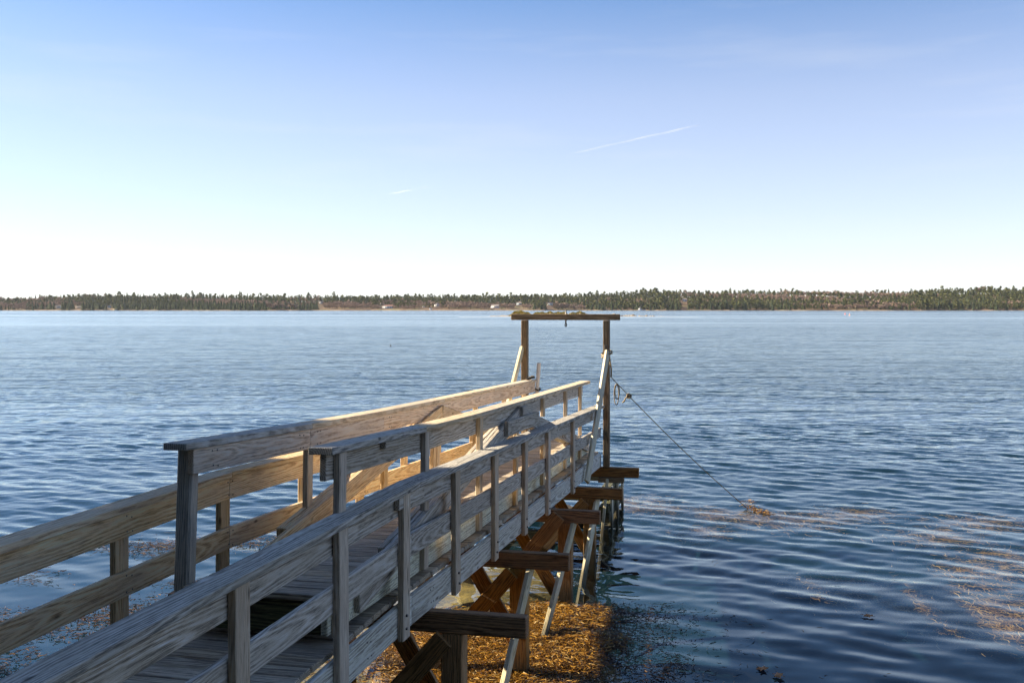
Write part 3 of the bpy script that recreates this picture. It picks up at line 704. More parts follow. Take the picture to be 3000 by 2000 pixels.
def pos_left(n):
    X = np.random.uniform(-9.5, -1.6, n*8); Y = np.random.uniform(8.6, 14.6, n*8)
    d = np.clip(fbm(X*0.6, Y*1.6, 1.3, 8)*1.1 + 0.42 - np.clip((Y-11.0)/3.4, 0, 1)*0.75 - np.clip((-2.6 - X)*0.0, 0, 1), 0, 1)
    d *= np.clip((C*X - S*Y + 3.1)/-0.5, 0, 1)
    k = np.random.uniform(0, 1, n*8) < d*0.9
    X, Y = X[k][:n], Y[k][:n]; return X, Y, np.full(len(X), WATER+0.012)
strands(17000, pos_left, (0.04, 0.12), (0.006, 0.013), 0.012, 0.22, 'floating_seaweed', M['weed_dark'], 'scattered dark seaweed fragments floating on the water left of the pier', 'seaweed')
clumps = [(4.9, 10.9, 0.5), (5.15, 10.6, 0.45), (4.3, 11.9, 0.55), (5.2, 12.1, 0.6), (4.7, 11.4, 0.4), (5.6, 11.3, 0.5), (3.9, 12.4, 0.4), (2.4, 16.9, 0.5), (3.1, 16.5, 0.4), (2.0, 17.6, 0.5), (3.9, 16.3, 0.45), (4.5, 16.1, 0.5), (5.5, 16.6, 0.5), (2.7, 15.2, 0.3), (6.2, 14.9, 0.5), (6.6, 13.8, 0.5), (7.3, 16.0, 0.6), (5.9, 13.0, 0.5), (-3.0, 15.4, 0.5), (-2.2, 16.5, 0.5), (-4.4, 14.6, 0.4), (-1.4, 14.6, 0.3)]
def pos_eel(n):
    c_ = np.array(clumps); i = np.random.randint(0, len(c_), n)
    X = c_[i, 0] + np.random.normal(0, 1, n)*c_[i, 2]*0.75; Y = c_[i, 1] + np.random.normal(0, 1, n)*c_[i, 2]*0.5
    return X, Y, WATER - 0.03 - np.abs(np.random.normal(0, 0.09, n))
strands(11000, pos_eel, (0.10, 0.26), (0.004, 0.009), 0.01, 0.12, 'eelgrass', M['eel'], 'golden eelgrass blades drifting just under the water surface', 'eelgrass', seg=4)
def pos_end(n):
    t = np.random.uniform(0, 1, n)
    X = 3.80 + np.random.normal(0, 0.05, n) + t*0.25; Y = 16.62 + np.random.normal(0, 0.06, n) - t*0.5
    return X, Y, WATER + 0.01 + np.clip(0.16*(1-t*2.6), 0, 1)*np.random.uniform(0.2, 1, n)
strands(420, pos_end, (0.03, 0.09), (0.006, 0.012), 0.02, 0.6, 'rope_seaweed', M['weed'], 'clump of golden seaweed caught where the mooring rope meets the water', 'seaweed')
# fallen leaves
def leaf_mesh(r):
    bm = bmesh.new(); c = bm.verts.new((0, 0, 0.004)); ring_ = []
    for k in range(18):
        a = 2*math.pi*k/18; rr = r*(1.0 if k % 3 == 0 else 0.55)*(1.15 if k == 0 else 1)
        ring_.append(bm.verts.new((rr*math.cos(a), rr*math.sin(a)*0.75, 0.005*math.sin(a*3))))
    for k in range(18): bm.faces.new((c, ring_[k], ring_[(k+1) % 18]))
    r2 = bmesh.ops.extrude_face_region(bm, geom=bm.faces[:])
    bmesh.ops.translate(bm, vec=(0, 0, -0.003), verts=[e for e in r2['geom'] if isinstance(e, bmesh.types.BMVert)])
    me = bpy.data.meshes.new('leaf'); bm.to_mesh(me); bm.free(); return me
for (X, Y, lab) in [(0.16, 12.0, 'orange fallen leaf floating between the pier piles'), (3.75, 10.78, 'orange fallen leaf floating alone on open water right of the pier'), (2.35, 9.03, 'orange fallen leaf floating among white flecks right of the weed heap'), (2.25, 9.2, 'small red-brown leaf floating beside a larger orange leaf')]:
    o = link('fallen_leaf', leaf_mesh(0.075), M['leaf'], None, Matrix.Translation((X, Y, WATER+0.022)) @ Matrix.Rotation(random.uniform(0, 6), 4, 'Z'))
    tag(o, lab, 'leaf')
st = link('driftwood_stub', tube_mesh([W(7.75, -2.62, WATER-0.1), W(7.74, -2.63, WATER+0.08), W(7.73, -2.62, WATER+0.20), W(7.73, -2.62, WATER+0.25)], 0.03, 8, True, [1, 0.95, 0.8, 0.4]), M['strut'])
tag(st, 'short broken wooden stake poking out of the seaweed under the pier', 'stake')
tw = link('driftwood_stick', tube_mesh([Vector((-0.16, 9.22, WATER+0.07)), Vector((-0.03, 9.38, WATER+0.09)), Vector((0.02, 9.6, WATER+0.10)), Vector((0.10, 9.66, WATER+0.09))], 0.012, 6), M['strut'])
tag(tw, 'pale bent driftwood stick lying on the seaweed behind the nearest pile', 'stick')

# ------------------------------------------------------------------ far shore
def shore_y(X): return 1500 + 40*np.sin(X*0.006+1) + 18*np.sin(X*0.021) + 8*np.sin(X*0.067+2)
PXS = np.array([-1500, 0, 300, 560, 680, 760, 1000, 1300, 1500, 1600, 1750, 1900, 2140, 2400, 2520, 2650, 2750, 2860, 3000, 4500])
TOPS = np.array([866, 865, 862, 858, 861, 867, 864, 865, 862, 860, 857, 851, 849, 850, 853, 848, 844, 842, 846, 846])
def top_z(X): return (903 - np.interp(1500 + X/1750*3000, PXS, TOPS))/3000*1750          # treetop line
def shore_h(X, Y):
    d = Y - shore_y(X)
    ridge = top_z(X) - WATER - 11.5
    t = np.clip(d/270.0, 0, 1)
    h = WATER + np.where(d < 0, d*0.06, 0.5*np.clip(d/4, 0, 1)*2 + (ridge-1.0)*(t*t*(3-2*t)))
    return h - np.clip(d-330, 0, 1e4)*0.03
xf = np.linspace(-1500, 1500, 300); yf = np.concatenate([np.linspace(1400, 1560, 50), np.linspace(1566, 2000, 50)])
XF, YF = np.meshgrid(xf, yf); ZF = shore_h(XF, YF) + 0.25*np.sin(XF*0.3)*np.sin(YF*0.5)
idx = np.arange(XF.size).reshape(XF.shape)
FF = np.stack([idx[:-1, :-1], idx[:-1, 1:], idx[1:, 1:], idx[1:, :-1]], -1).reshape(-1, 4)
g = N('far_shore_ground'); tcn = g.n.new('ShaderNodeTexCoord'); n_ = g.noise(tcn.outputs['Object'], 0.03, 5, 0.6)
sepf = g.n.new('ShaderNodeSeparateXYZ'); g.con(tcn.outputs['Object'], sepf.inputs[0])
base = g.ramp(n_, [(0.38, (0.10, 0.055, 0.03)), (0.52, (0.17, 0.10, 0.05)), (0.62, (0.10, 0.12, 0.035))])
rk = g.ramp(g.math('MULTIPLY_ADD', sepf.outputs[2], 0.5, -WATER*0.5), [(0.02, 1.0), (0.55, 0.0)])
base = g.mix(rk, base, g.ramp(g.noise(tcn.outputs['Object'], 0.12, 4, 0.7), [(0.4, (0.07, 0.05, 0.03)), (0.55, (0.36, 0.29, 0.21))]))
g.con(base, g.p.inputs['Base Color']); g.p.inputs['Roughness'].default_value = 0.95
tag(link('far_shore', np_mesh('far_shore', np.stack([XF.ravel(), YF.ravel(), ZF.ravel()], 1), FF, True), g.m), 'low wooded shore across the bay', kind='structure')

# --- tree prototypes, each (verts, tris, part index) with part 0 trunk, 1 crown
def proto_spruce(seed, h=1.0):
    r_ = random.Random(seed); V, F, Pt = [], [], []
    def tri(a, b, c, p):
        i = len(V); V.extend([a, b, c]); F.append((i, i+1, i+2)); Pt.append(p)
    for k in range(4):
        a0, a1 = k*math.pi/2, (k+1)*math.pi/2
        tri((0.018*math.cos(a0), 0.018*math.sin(a0), -0.1), (0.018*math.cos(a1), 0.018*math.sin(a1), -0.1), (0, 0, 0.9), 0)
    tiers = 9
    for t in range(tiers):
        f_ = t/(tiers-1); z = 0.10 + 0.80*f_; rad = (0.27*(1-f_)**0.85 + 0.03)*r_.uniform(0.8, 1.15)
        nb = 7 if t < 6 else 5; o = r_.uniform(0, 6)
        for k in range(nb):
            a = o + 2*math.pi*k/nb + r_.uniform(-.25, .25); rr = rad*r_.uniform(0.65, 1.25); da = 0.55
            tip = (rr*math.cos(a), rr*math.sin(a), z - 0.05 - r_.uniform(0, 0.04))
            tri((0.5*rr*math.cos(a-da), 0.5*rr*math.sin(a-da), z+0.02), tip, (0, 0, z+0.13), 1)
            tri(tip, (0.5*rr*math.cos(a+da), 0.5*rr*math.sin(a+da), z+0.02), (0, 0, z+0.13), 1)
    return np.array(V), np.array(F), np.array(Pt)
def proto_pine(seed):
    r_ = random.Random(seed); V, F, Pt = [], [], []
    def tri(a, b, c, p):
        i = len(V); V.extend([a, b, c]); F.append((i, i+1, i+2)); Pt.append(p)
    for k in range(4):
        a0, a1 = k*math.pi/2, (k+1)*math.pi/2
        tri((0.02*math.cos(a0), 0.02*math.sin(a0), -0.1), (0.02*math.cos(a1), 0.02*math.sin(a1), -0.1), (r_.uniform(-.02, .02), 0, 0.95), 0)
    for cidx in range(13):
        f_ = cidx/12; z = 0.30 + 0.66*f_; rad = 0.24*math.sin(math.pi*min(1, 0.25+0.72*f_))
        a = r_.uniform(0, 6.28); off = rad*r_.uniform(0.2, 1.0)
        cx_, cy_ = off*math.cos(a), off*math.sin(a); s_ = r_.uniform(0.10, 0.17)
        for k in range(9):
            d1 = np.random.RandomState(seed*100+cidx*10+k).normal(0, 1, (3, 3)); d1 /= np.linalg.norm(d1, axis=1)[:, None]
            q = [(cx_+s_*d[0], cy_+s_*d[1], z + s_*0.6*d[2]) for d in d1]; tri(*q, 1)
    return np.array(V), np.array(F), np.array(Pt)
def proto_bare(seed):
    r_ = random.Random(seed); V, F, Pt = [], [], []
    def blade(p, q, w, pt):
        p, q = Vector(p), Vector(q); d = (q-p); s_ = d.cross(Vector((r_.uniform(-1, 1), r_.uniform(-1, 1), 0.2))).normalized()*w
        i = len(V); V.extend([tuple(p-s_), tuple(p+s_), tuple(q)]); F.append((i, i+1, i+2)); Pt.append(pt)
    blade((0, 0, -0.1), (0.02, 0, 0.7), 0.022, 0); blade((0, 0, -0.1), (0.0, 0.03, 0.65), 0.022, 0)
    for b in range(13):
        z0 = r_.uniform(0.22, 0.6); a = r_.uniform(0, 6.28); L = r_.uniform(0.22, 0.42)
        e = (L*math.cos(a)*0.85, L*math.sin(a)*0.85, z0 + L*r_.uniform(0.5, 1.0)); blade((0, 0, z0), e, 0.010, 0)
        for t in range(12):
            f_ = r_.uniform(0.35, 1.0); p = (e[0]*f_, e[1]*f_, z0+(e[2]-z0)*f_)
            q = (p[0]+r_.uniform(-.13, .13), p[1]+r_.uniform(-.13, .13), p[2]+r_.uniform(0.0, 0.16)); blade(p, q, 0.038, 1)
    return np.array(V), np.array(F), np.array(Pt)
SP = [proto_spruce(i) for i in range(6)]; PN = [proto_pine(20+i) for i in range(6)]; BR = [proto_bare(40+i) for i in range(6)]
def tree_mat(name, stops, rough=0.9, trans=0.0):
    g = N(name); geo = g.n.new('ShaderNodeNewGeometry'); tcn = g.n.new('ShaderNodeTexCoord')
    big = g.noise(geo.outputs['Position'], 0.11, 3, 0.6)
    v_ = g.math('ADD', g.math('MULTIPLY', geo.outputs['Random Per Island'], 0.45), g.math('MULTIPLY', big, 0.6))
    c_ = g.ramp(v_, stops); g.con(c_, g.p.inputs['Base Color']); g.p.inputs['Roughness'].default_value = rough; g.p.inputs['Specular IOR Level'].default_value = 0.1
    return g.m
M['spruce'] = tree_mat('spruce_needles', [(0.25, (0.022, 0.034, 0.020)), (0.5, (0.045, 0.062, 0.032)), (0.8, (0.085, 0.10, 0.045))])
M['pine'] = tree_mat('pine_needles', [(0.25, (0.045, 0.058, 0.022)), (0.5, (0.10, 0.115, 0.042)), (0.8, (0.19, 0.185, 0.07))])
M['bare'] = tree_mat('bare_twigs', [(0.25, (0.15, 0.10, 0.08)), (0.5, (0.27, 0.19, 0.15)), (0.8, (0.40, 0.31, 0.25))])
M['bark'] = tree_mat('tree_bark', [(0.25, (0.10, 0.08, 0.06)), (0.8, (0.30, 0.25, 0.20))])

def merge_trees(places, protos, name, mats, label):
    Vs, Fs, Ms = [], [], []; off = 0
    for (x, y, z, h, wd, rot, k) in places:
        V, F, Pt = protos[k % len(protos)]
        c_, s_ = math.cos(rot), math.sin(rot)
        q = np.stack([(V[:, 0]*c_ - V[:, 1]*s_)*h*wd + x, (V[:, 0]*s_ + V[:, 1]*c_)*h*wd + y, V[:, 2]*h + z], 1)
        Vs.append(q); Fs.append(F+off); Ms.append(Pt); off += len(V)
    o = link(name, np_mesh(name, np.concatenate(Vs), np.concatenate(Fs), False, mats, np.concatenate(Ms)))
    tag(o, label, 'trees', kind='stuff'); return o
rs = np.random.RandomState(11)
def px_of(x, y): return 1500 + 3000*x/y
spruce_pl, pine_pl, bare_pl = [], [], []
front = {'spruce': [], 'pine': [], 'bare': []}
def on_shore(px, py):
    best = None
    for d in np.linspace(4, 260, 129):
        y = 1500.0
        for _ in range(4): x = (px-1500)/3000*y; y = float(shore_y(np.array(x))) + d
        z = float(shore_h(np.array(x), np.array(y))); e = abs(903 - z/y*3000 - py)
        if best is None or e < best[0]: best = (e, x, y, z, d)
    return best[1:]
HOUSE_SPOTS = [(1136, 903, 30), (1281, 898, 17), (1450, 902, 25), (1612, 894, 16), (1521, 893, 15), (941, 889, 12), (2006, 883, 13), (1262, 907, 9), (1241, 900, 7), (170, 902, 16), (230, 903, 16), (321, 902, 10)]
CLEAR = [(p, w_, on_shore(p, q)[3]) for p, q, w_ in HOUSE_SPOTS]
for row in range(20):
    dpt = 6 + row*14.5
    step = 4.6 + row*0.10
    x = -1180.0
    while x < 1180:
        x += step*rs.uniform(0.6, 1.4)
        y = shore_y(x) + dpt + rs.uniform(-7, 7)
        px = px_of(x, y)
        if px < -700 or px > 3700: continue
        if (px < -60 or px > 3060) and (row > 9 or rs.uniform() < 0.45): continue
        z = float(shore_h(np.array(x), np.array(y)))
        nz_ = math.sin(x*0.021+row*0.5)+math.sin(x*0.047+row*1.3+1)*0.7+math.sin(x*0.009-row*0.2)
        meadow = 930 < px < 1560                                 # clearing with houses and bare orchard trees
        kind = None
        if meadow:
            if row < 3: kind = 'bare' if rs.uniform() < (0.15, 0.45, 0.8)[row] else None
            elif row < 9: kind = 'bare' if nz_ > -1.2 else ('pine' if rs.uniform() < 0.7 else None)
            else: kind = 'pine' if rs.uniform() < 0.62 else 'spruce'
        elif px < 930:
            if row < 6: kind = 'spruce' if nz_ > -1.15 else 'bare'
            else: kind = ('bare' if nz_ > 0.25 else ('pine' if rs.uniform() < 0.45 else 'spruce'))
        else:
            if row < 2 and 1600 < px < 1720: kind = 'bare'
            elif row < 5: kind = ('pine' if rs.uniform() < 0.5 else 'spruce') if nz_ > -1.35 else 'bare'
            else: kind = ('bare' if nz_ > 0.55 else ('pine' if rs.uniform() < 0.72 else 'spruce'))
        if kind is None: continue
        if any(abs(px-p) < w_/2+4 and dpt < d_+16 for p, w_, d_ in CLEAR): continue
        topcap = top_z(np.array(x))*y/1750.0
        h = {'spruce': rs.uniform(9, 14.5), 'pine': rs.uniform(9.5, 14.5), 'bare': rs.uniform(8, 12)}[kind]
        h *= 0.86 + 0.20*math.sin(x*0.033+row*0.9) * math.sin(x*0.013+row*0.4) + 0.10*math.sin(x*0.11+row*2.1)
        if rs.uniform() < 0.07: h *= 1.25
        if px > 1560 and row < 5: h *= 1.12
        if 100 < px < 250 and row < 2 and rs.uniform() < 0.5: continue
        e = (x, y, z-0.3, h, rs.uniform(0.75, 1.5)*(1.3 if kind == 'bare' else 1.0), rs.uniform(0, 6.28), rs.randint(0, 6))
        {'spruce': spruce_pl, 'pine': pine_pl, 'bare': bare_pl}[kind].append(e)
# the front-row trees of the far shore that stand free become things of their own
spruce_pl.sort(key=lambda e: e[1]-shore_y(e[0])); pine_pl.sort(key=lambda e: e[1]-shore_y(e[0])); bare_pl.sort(key=lambda e: e[1]-shore_y(e[0]))
solo = [('spruce_tree', spruce_pl[:60], SP, 'spruce', 'dark pointed spruce at the water edge of the far shore', 'front row spruces on the far shore'),
        ('pine_tree', pine_pl[:50], PN, 'pine', 'green rounded pine at the water edge of the far shore', 'front row pines on the far shore'),
        ('bare_tree', bare_pl[:40], BR, 'bare', 'bare leafless tree at the foot of the far shore', 'front row bare trees on the far shore')]
spruce_pl, pine_pl, bare_pl = spruce_pl[60:], pine_pl[50:], bare_pl[40:]
NEAR = [(1136, 'the long white house with rust red roof'), (1281, 'the white gabled house on the meadow'), (1450, 'the broad white house with grey roof'), (1612, 'the small white house half hidden by pines'), (1521, 'the pale blue house'), (941, 'the white cottage high in the spruces'), (2006, 'the white house in the pine gap'), (170, 'the white house among dark spruces'), (230, 'the low brown shore house'), (321, 'the narrow blue gabled house'), (1880, 'the white work barge')]
def where(x, y):
    p_ = px_of(x, y); d_, t_ = min((abs(p_-q), t) for q, t in NEAR)
    return 'near '+t_ if d_ < 45 else 'at the water edge of the far shore'
for name, pl, pr, mk, lab, grp in solo:
    meshes = []
    for (V, F, Pt) in pr:
        pair = []
        for part, mt in ((0, M['bark']), (1, M[mk])):
            f_ = F[Pt == part]; me = np_mesh(name, V[f_.ravel()], np.arange(f_.size).reshape(-1, 3)); me.materials.append(mt); pair.append(me)
        meshes.append(pair)
    for (x, y, z, h, wd, rot, k) in pl:
        kind_ = lab.split(' at the ')[0]
        root = empty(name, (x, y, z), ('tall ' if h > 11.5 else 'short ' if h < 8.5 else '') + ('broad ' if wd > 1.3 else 'slim ' if wd < 0.95 else '') + kind_ + ' ' + where(x, y), 'tree', grp)
        root.rotation_euler = (0, 0, rot); root.scale = (h*wd, h*wd, h)
        for nm, me in zip(('trunk', 'crown'), meshes[k % 6]):
            o = bpy.data.objects.new(nm, me); col.objects.link(o); o.parent = root
merge_trees(spruce_pl, SP, 'spruce_forest', [M['bark'], M['spruce']], 'dark spruce forest covering the far shore hills')
merge_trees(pine_pl, PN, 'pine_forest', [M['bark'], M['pine']], 'lighter green pine wood along the far shore ridge')
merge_trees(bare_pl, BR, 'bare_woodland', [M['bark'], M['bare']], 'pinkish leafless woodland between the far shore evergreens')

# --- houses across the bay
M['white_wall'] = simple('white_clapboard', (0.78, 0.78, 0.78), 0.7, 0.05, 1)
M['blue_wall'] = simple('pale_blue_grey_shingle', (0.42, 0.50, 0.56), 0.7, 0.08, 1)
M['brown_wall'] = simple('brown_shingle', (0.30, 0.24, 0.19), 0.8, 0.1, 1)
M['roof'] = simple('grey_roof_shingle', (0.26, 0.23, 0.22), 0.85, 0.12, 1)
M['red_roof'] = simple('rust_red_roof', (0.30, 0.16, 0.12), 0.85, 0.12, 1)
M['pane'] = simple('dark_window_glass', (0.03, 0.04, 0.05), 0.1, 0.1, 1, spec=0.6)
def house(px, py, wpx, hpx, dist, wall, roof, label, gable_front=False, win=(4, 2), chimney=True, nm='house'):
    x, y, z, _ = on_shore(px, py); w = wpx/3000*y; h = hpx/3000*y; dp = w*0.6
    root = empty(nm, (x, y, z), label, 'house')
    hw = h*0.6
    V, F_ = box_np(w, dp, hw); V[:, 2] -= 0.0
    base = Matrix.Translation((x, y, z)) @ Matrix.Rotation(R(-8 if px > 1300 else 10), 4, 'Z')
    Vb = V.copy(); Vb[Vb[:, 2] == 0, 2] = -2.5
    link('wall', np_mesh('wall', Vb, F_), wall, root, base)
    rh = h-hw; o_ = 0.35
    if gable_front:
        a = [(-w/2-o_, -dp/2-o_, hw), (0, -dp/2-o_, hw+rh), (w/2+o_, -dp/2-o_, hw)]; b_ = [(q[0], dp/2+o_, q[2]) for q in a]
        vs_ = a+b_; fs = [(0, 1, 4, 3), (1, 2, 5, 4), (0, 3, 5, 2)]
        gab = mesh('gable', [(-w/2, -dp/2, hw), (w/2, -dp/2, hw), (0, -dp/2, hw+rh*0.93), (-w/2, dp/2, hw), (w/2, dp/2, hw), (0, dp/2, hw+rh*0.93)], [(0, 1, 2), (3, 5, 4), (0, 2, 5, 3), (1, 4, 5, 2), (0, 3, 4, 1)])
    else:
        a = [(-w/2-o_, -dp/2-o_, hw), (-w/2-o_, 0, hw+rh), (-w/2-o_, dp/2+o_, hw)]; b_ = [(w/2+o_, q[1], q[2]) for q in a]
        vs_ = a+b_; fs = [(0, 1, 4, 3), (1, 2, 5, 4), (0, 3, 5, 2)]
        gab = mesh('gable', [(-w/2, -dp/2, hw), (-w/2, dp/2, hw), (-w/2, 0, hw+rh*0.93), (w/2, -dp/2, hw), (w/2, dp/2, hw), (w/2, 0, hw+rh*0.93)], [(0, 2, 1), (3, 4, 5), (0, 3, 5, 2), (1, 2, 5, 4), (0, 1, 4, 3)])
    rf = link('roof', mesh('roof', [(q[0], q[1], q[2]+0.06) for q in vs_] , fs), roof, root, base)
    link('gable', gab, wall, root, base)
    if chimney:
        Vc, Fc = box_np(0.9, 0.9, rh*0.9); link('chimney', np_mesh('chimney', Vc, Fc), M['red_roof'], rf, base @ Matrix.Translation((w*0.18, 0.4, hw+rh*0.45)))
    nw, ns = win
    Vw, Fw = box_np(min(1.2, w/nw*0.45), 0.12, 1.5 if hw/ns > 2.2 else hw/ns*0.55)
    mw_ = np_mesh('window', Vw, Fw); mw_.materials.append(M['pane'])
    for i in range(nw):
        for j in range(ns):
            link('window', mw_, None, root, base @ Matrix.Translation((-w/2 + w*(i+0.5)/nw, -dp/2-0.03, hw*(j+0.28)/ns)))
house(1136, 903, 30, 10.5, 1555, M['white_wall'], M['red_roof'], 'long white two-storey house with rust red roof across the bay', win=(6, 2))
house(1281, 898, 16, 11, 1590, M['white_wall'], M['roof'], 'white gabled house on the meadow slope across the bay', True, (3, 2))
house(1450, 902, 24, 10, 1560, M['white_wall'], M['roof'], 'broad white house with grey roof among bare trees across the bay', win=(5, 2))
house(1612, 894, 15, 8, 1600, M['white_wall'], M['roof'], 'small white house half hidden by pines across the bay', win=(3, 2))
house(1521, 893, 14, 8, 1600, M['blue_wall'], M['roof'], 'pale blue house behind bare trees across the bay', win=(3, 2))
house(941, 889, 11, 7, 1600, M['white_wall'], M['roof'], 'white cottage high in the spruces across the bay', win=(3, 1))
house(2006, 883, 12, 9, 1600, M['white_wall'], M['roof'], 'white house in a gap of the tall pines across the bay', win=(2, 2))
house(1262, 907, 8, 5, 1530, M['white_wall'], M['roof'], 'little white boathouse on the shore below the meadow', win=(2, 1), chimney=False, nm='boathouse')
house(1241, 900, 6, 4, 1570, M['white_wall'], M['roof'], 'tiny white shed on the meadow across the bay', True, (1, 1), False, nm='shed')
house(170, 902, 15, 9, 1500, M['white_wall'], M['roof'], 'white house with grey roof among dark spruces across the bay', win=(4, 1))
house(230, 903, 15, 6, 1500, M['brown_wall'], M['roof'], 'low brown house on the dark spruce shore across the bay', win=(4, 1), chimney=False)
house(321, 902, 9, 8, 1510, M['blue_wall'], M['roof'], 'narrow blue gabled house on the dark spruce shore', True, (2, 2))
# a wharf on legs and a moored barge at the far shore
def wharf(px, wpx, label):
    y = 1478.0; x = (px-1500)/3000*y; w = wpx/3000*y
    root = empty('wharf', (x, y, WATER), label, 'wharf')
    V, F_ = box_np(w, 3, 0.5); link('deck', np_mesh('deck', V, F_), M['strut'], root, Matrix.Translation((x, y, WATER+1.8)))
    Vl, Fl = box_np(0.5, 0.5, 2.9); ml = np_mesh('leg', Vl, Fl); ml.materials.append(M['strut'])
    for i in range(7): link('leg', ml, None, root, Matrix.Translation((x-w/2+0.4+(w-0.8)*i/6, y, WATER-1.1)))
wharf(259, 24, 'long pale wharf on legs at the dark spruce shore')
wharf(338, 11, 'short pale wharf on legs near the narrow blue house')
y = 1440.0; x = (1880-1500)/3000*y
bt = empty('moored_barge', (x, y, WATER), 'small white work barge with cabin moored before the pines', 'boat')
hv = [(-5, -2, 0), (5, -2, 0), (5, 2, 0), (-5, 2, 0), (-6, -2.3, 1.2), (6, -2.3, 1.2), (6, 2.3, 1.2), (-6, 2.3, 1.2)]
link('hull', mesh('hull', [(a, b, c-0.3) for a, b, c in hv], [(3, 2, 1, 0), (4, 5, 6, 7), (0, 1, 5, 4), (1, 2, 6, 5), (2, 3, 7, 6), (3, 0, 4, 7)]), M['white_wall'], bt, Matrix.Translation((x, y, WATER)))
Vc, Fc = box_np(3.4, 2.6, 2.4); cb = link('cabin', np_mesh('cabin', Vc, Fc), M['white_wall'], bt, Matrix.Translation((x-2.4, y, WATER+0.9)))
link('window', np_mesh('window', *box_np(2.4, 0.1, 0.8)), M['pane'], cb, Matrix.Translation((x-2.4, y-1.33, WATER+2.1)))
link('mast', tube_mesh([Vector((x-2.4, y, WATER+3.2)), Vector((x-2.1, y, WATER+6.0))], 0.12, 6), M['white_wall'], bt)
link('boom', tube_mesh([Vector((x-0.8, y, WATER+1.2)), Vector((x+7.5, y, WATER+5.2))], 0.12, 6), M['steel'], bt)
# beacon standing in the water
y = 886.0; x = (1117-1500)/3000*y
bc = empty('channel_beacon', (x, y, WATER), 'thin pole beacon with dark top standing in the bay', 'beacon')
link('pole', tube_mesh([Vector((x, y, WATER-2)), Vector((x, y, WATER+7))], 0.16, 8), M['steel'], bc)
link('daymark', np_mesh('daymark', *box_np(1.3, 1.3, 1.3)), M['steel'], bc, Matrix.Translation((x, y, WATER+6.4)))
for (px_, py_, colr, lab) in ((2476, 921, (0.75, 0.2, 0.15), 'pink lobster buoy floating off the pine shore'), (2489, 924, (0.8, 0.35, 0.2), 'orange lobster buoy floating beside a pink one'), (1144, 1014, (0.03, 0.03, 0.03), 'small dark buoy floating alone in mid bay')):
    y = 3.25*3000/(py_-903); x = (px_-1500)/3000*y; r_ = 3.2/3000*y
    prof = [(-0.9, 0.35), (-0.5, 0.9), (0.2, 1.0), (0.8, 0.7), (1.0, 0.25), (1.1, 0.12), (2.2, 0.10)]
    pts = [Vector((x, y, WATER+0.2*r_+p_*r_)) for p_, _ in prof]
    tag(link('buoy', tube_mesh(pts, r_*0.62, 10, True, [q for _, q in prof]), simple('buoy_paint_'+lab[:4], colr, 0.5, 0.1)), lab, 'buoy')

# --- small ledge island off the pier head
def isl_h(X, Y):
    e1 = np.exp(-((X-13)/19.5)**4 - ((Y-424)/9)**4)*1.5*(0.8+0.25*np.sin(X*0.5)+0.15*np.sin(X*1.3))
    e2 = np.exp(-((X-45)/21)**4 - ((Y-421)/4.5)**2)*0.95*(0.75+0.3*np.sin(X*0.9+1)+0.2*np.sin(X*2.3))*np.clip((72-X)/40, 0, 1)
    return WATER - 0.35 + e1 + e2
xi = np.linspace(-22, 78, 240); yi = np.linspace(408, 440, 60); XI, YI = np.meshgrid(xi, yi)
rn = np.random.RandomState(5).uniform(-0.12, 0.12, XI.shape)
ZI = isl_h(XI, YI) + rn*(isl_h(XI, YI) > WATER-0.2)
idx = np.arange(XI.size).reshape(XI.shape)
FI = np.stack([idx[:-1, :-1], idx[:-1, 1:], idx[1:, 1:], idx[1:, :-1]], -1).reshape(-1, 4)
tag(link('island', np_mesh('island', np.stack([XI.ravel(), YI.ravel(), ZI.ravel()], 1), FI), M['rock']), 'low rocky islet', kind='structure')
for k in range(30):
    X = 40 + 30*((k*0.618) % 1); Y = 419 + 4*((k*0.37) % 1); r_ = random.uniform(0.4, 0.9)*(1.15 - (X-40)/50)
    tag(link('boulder', rock_mesh(r_, 100+k, 0.6), M['rock'], None, Matrix.Translation((X, Y, float(isl_h(np.array(X), np.array(Y)))+0.1))), 'pale boulder on the low rocky spit of the islet', 'boulder', 'boulders along the islet spit')
M['shrub'] = tree_mat('islet_shrub_leaves', [(0.25, (0.10, 0.085, 0.02)), (0.5, (0.22, 0.19, 0.045)), (0.8, (0.36, 0.25, 0.07))])
Vs = []
r_ = np.random.RandomState(9)
n = 9000
X = r_.uniform(-1.5, 30, n); Y = r_.uniform(417, 431, n); base = isl_h(X, Y)
hh = (0.85 + 0.45*np.sin(X*0.7) + 0.3*np.sin(X*2.1))*np.clip((X+2)/4, 0, 1)*np.clip((31-X)/4, 0, 1)*0.75 + np.exp(-((X-4)/2.6)**2)*0.35
cz = base + r_.uniform(0.0, 1, n)*np.clip(hh, 0.1, 3)
dirs = r_.normal(0, 1, (n, 3, 3)); dirs /= np.linalg.norm(dirs, axis=2)[:, :, None]
Vt = np.stack([X, Y, cz], 1)[:, None, :] + dirs*0.30
tag(link('islet_shrubs', np_mesh('islet_shrubs', Vt.reshape(-1, 3), np.arange(n*3).reshape(-1, 3)), M['shrub']), 'yellow green shrubs covering the rocky islet', 'shrubs', kind='stuff')

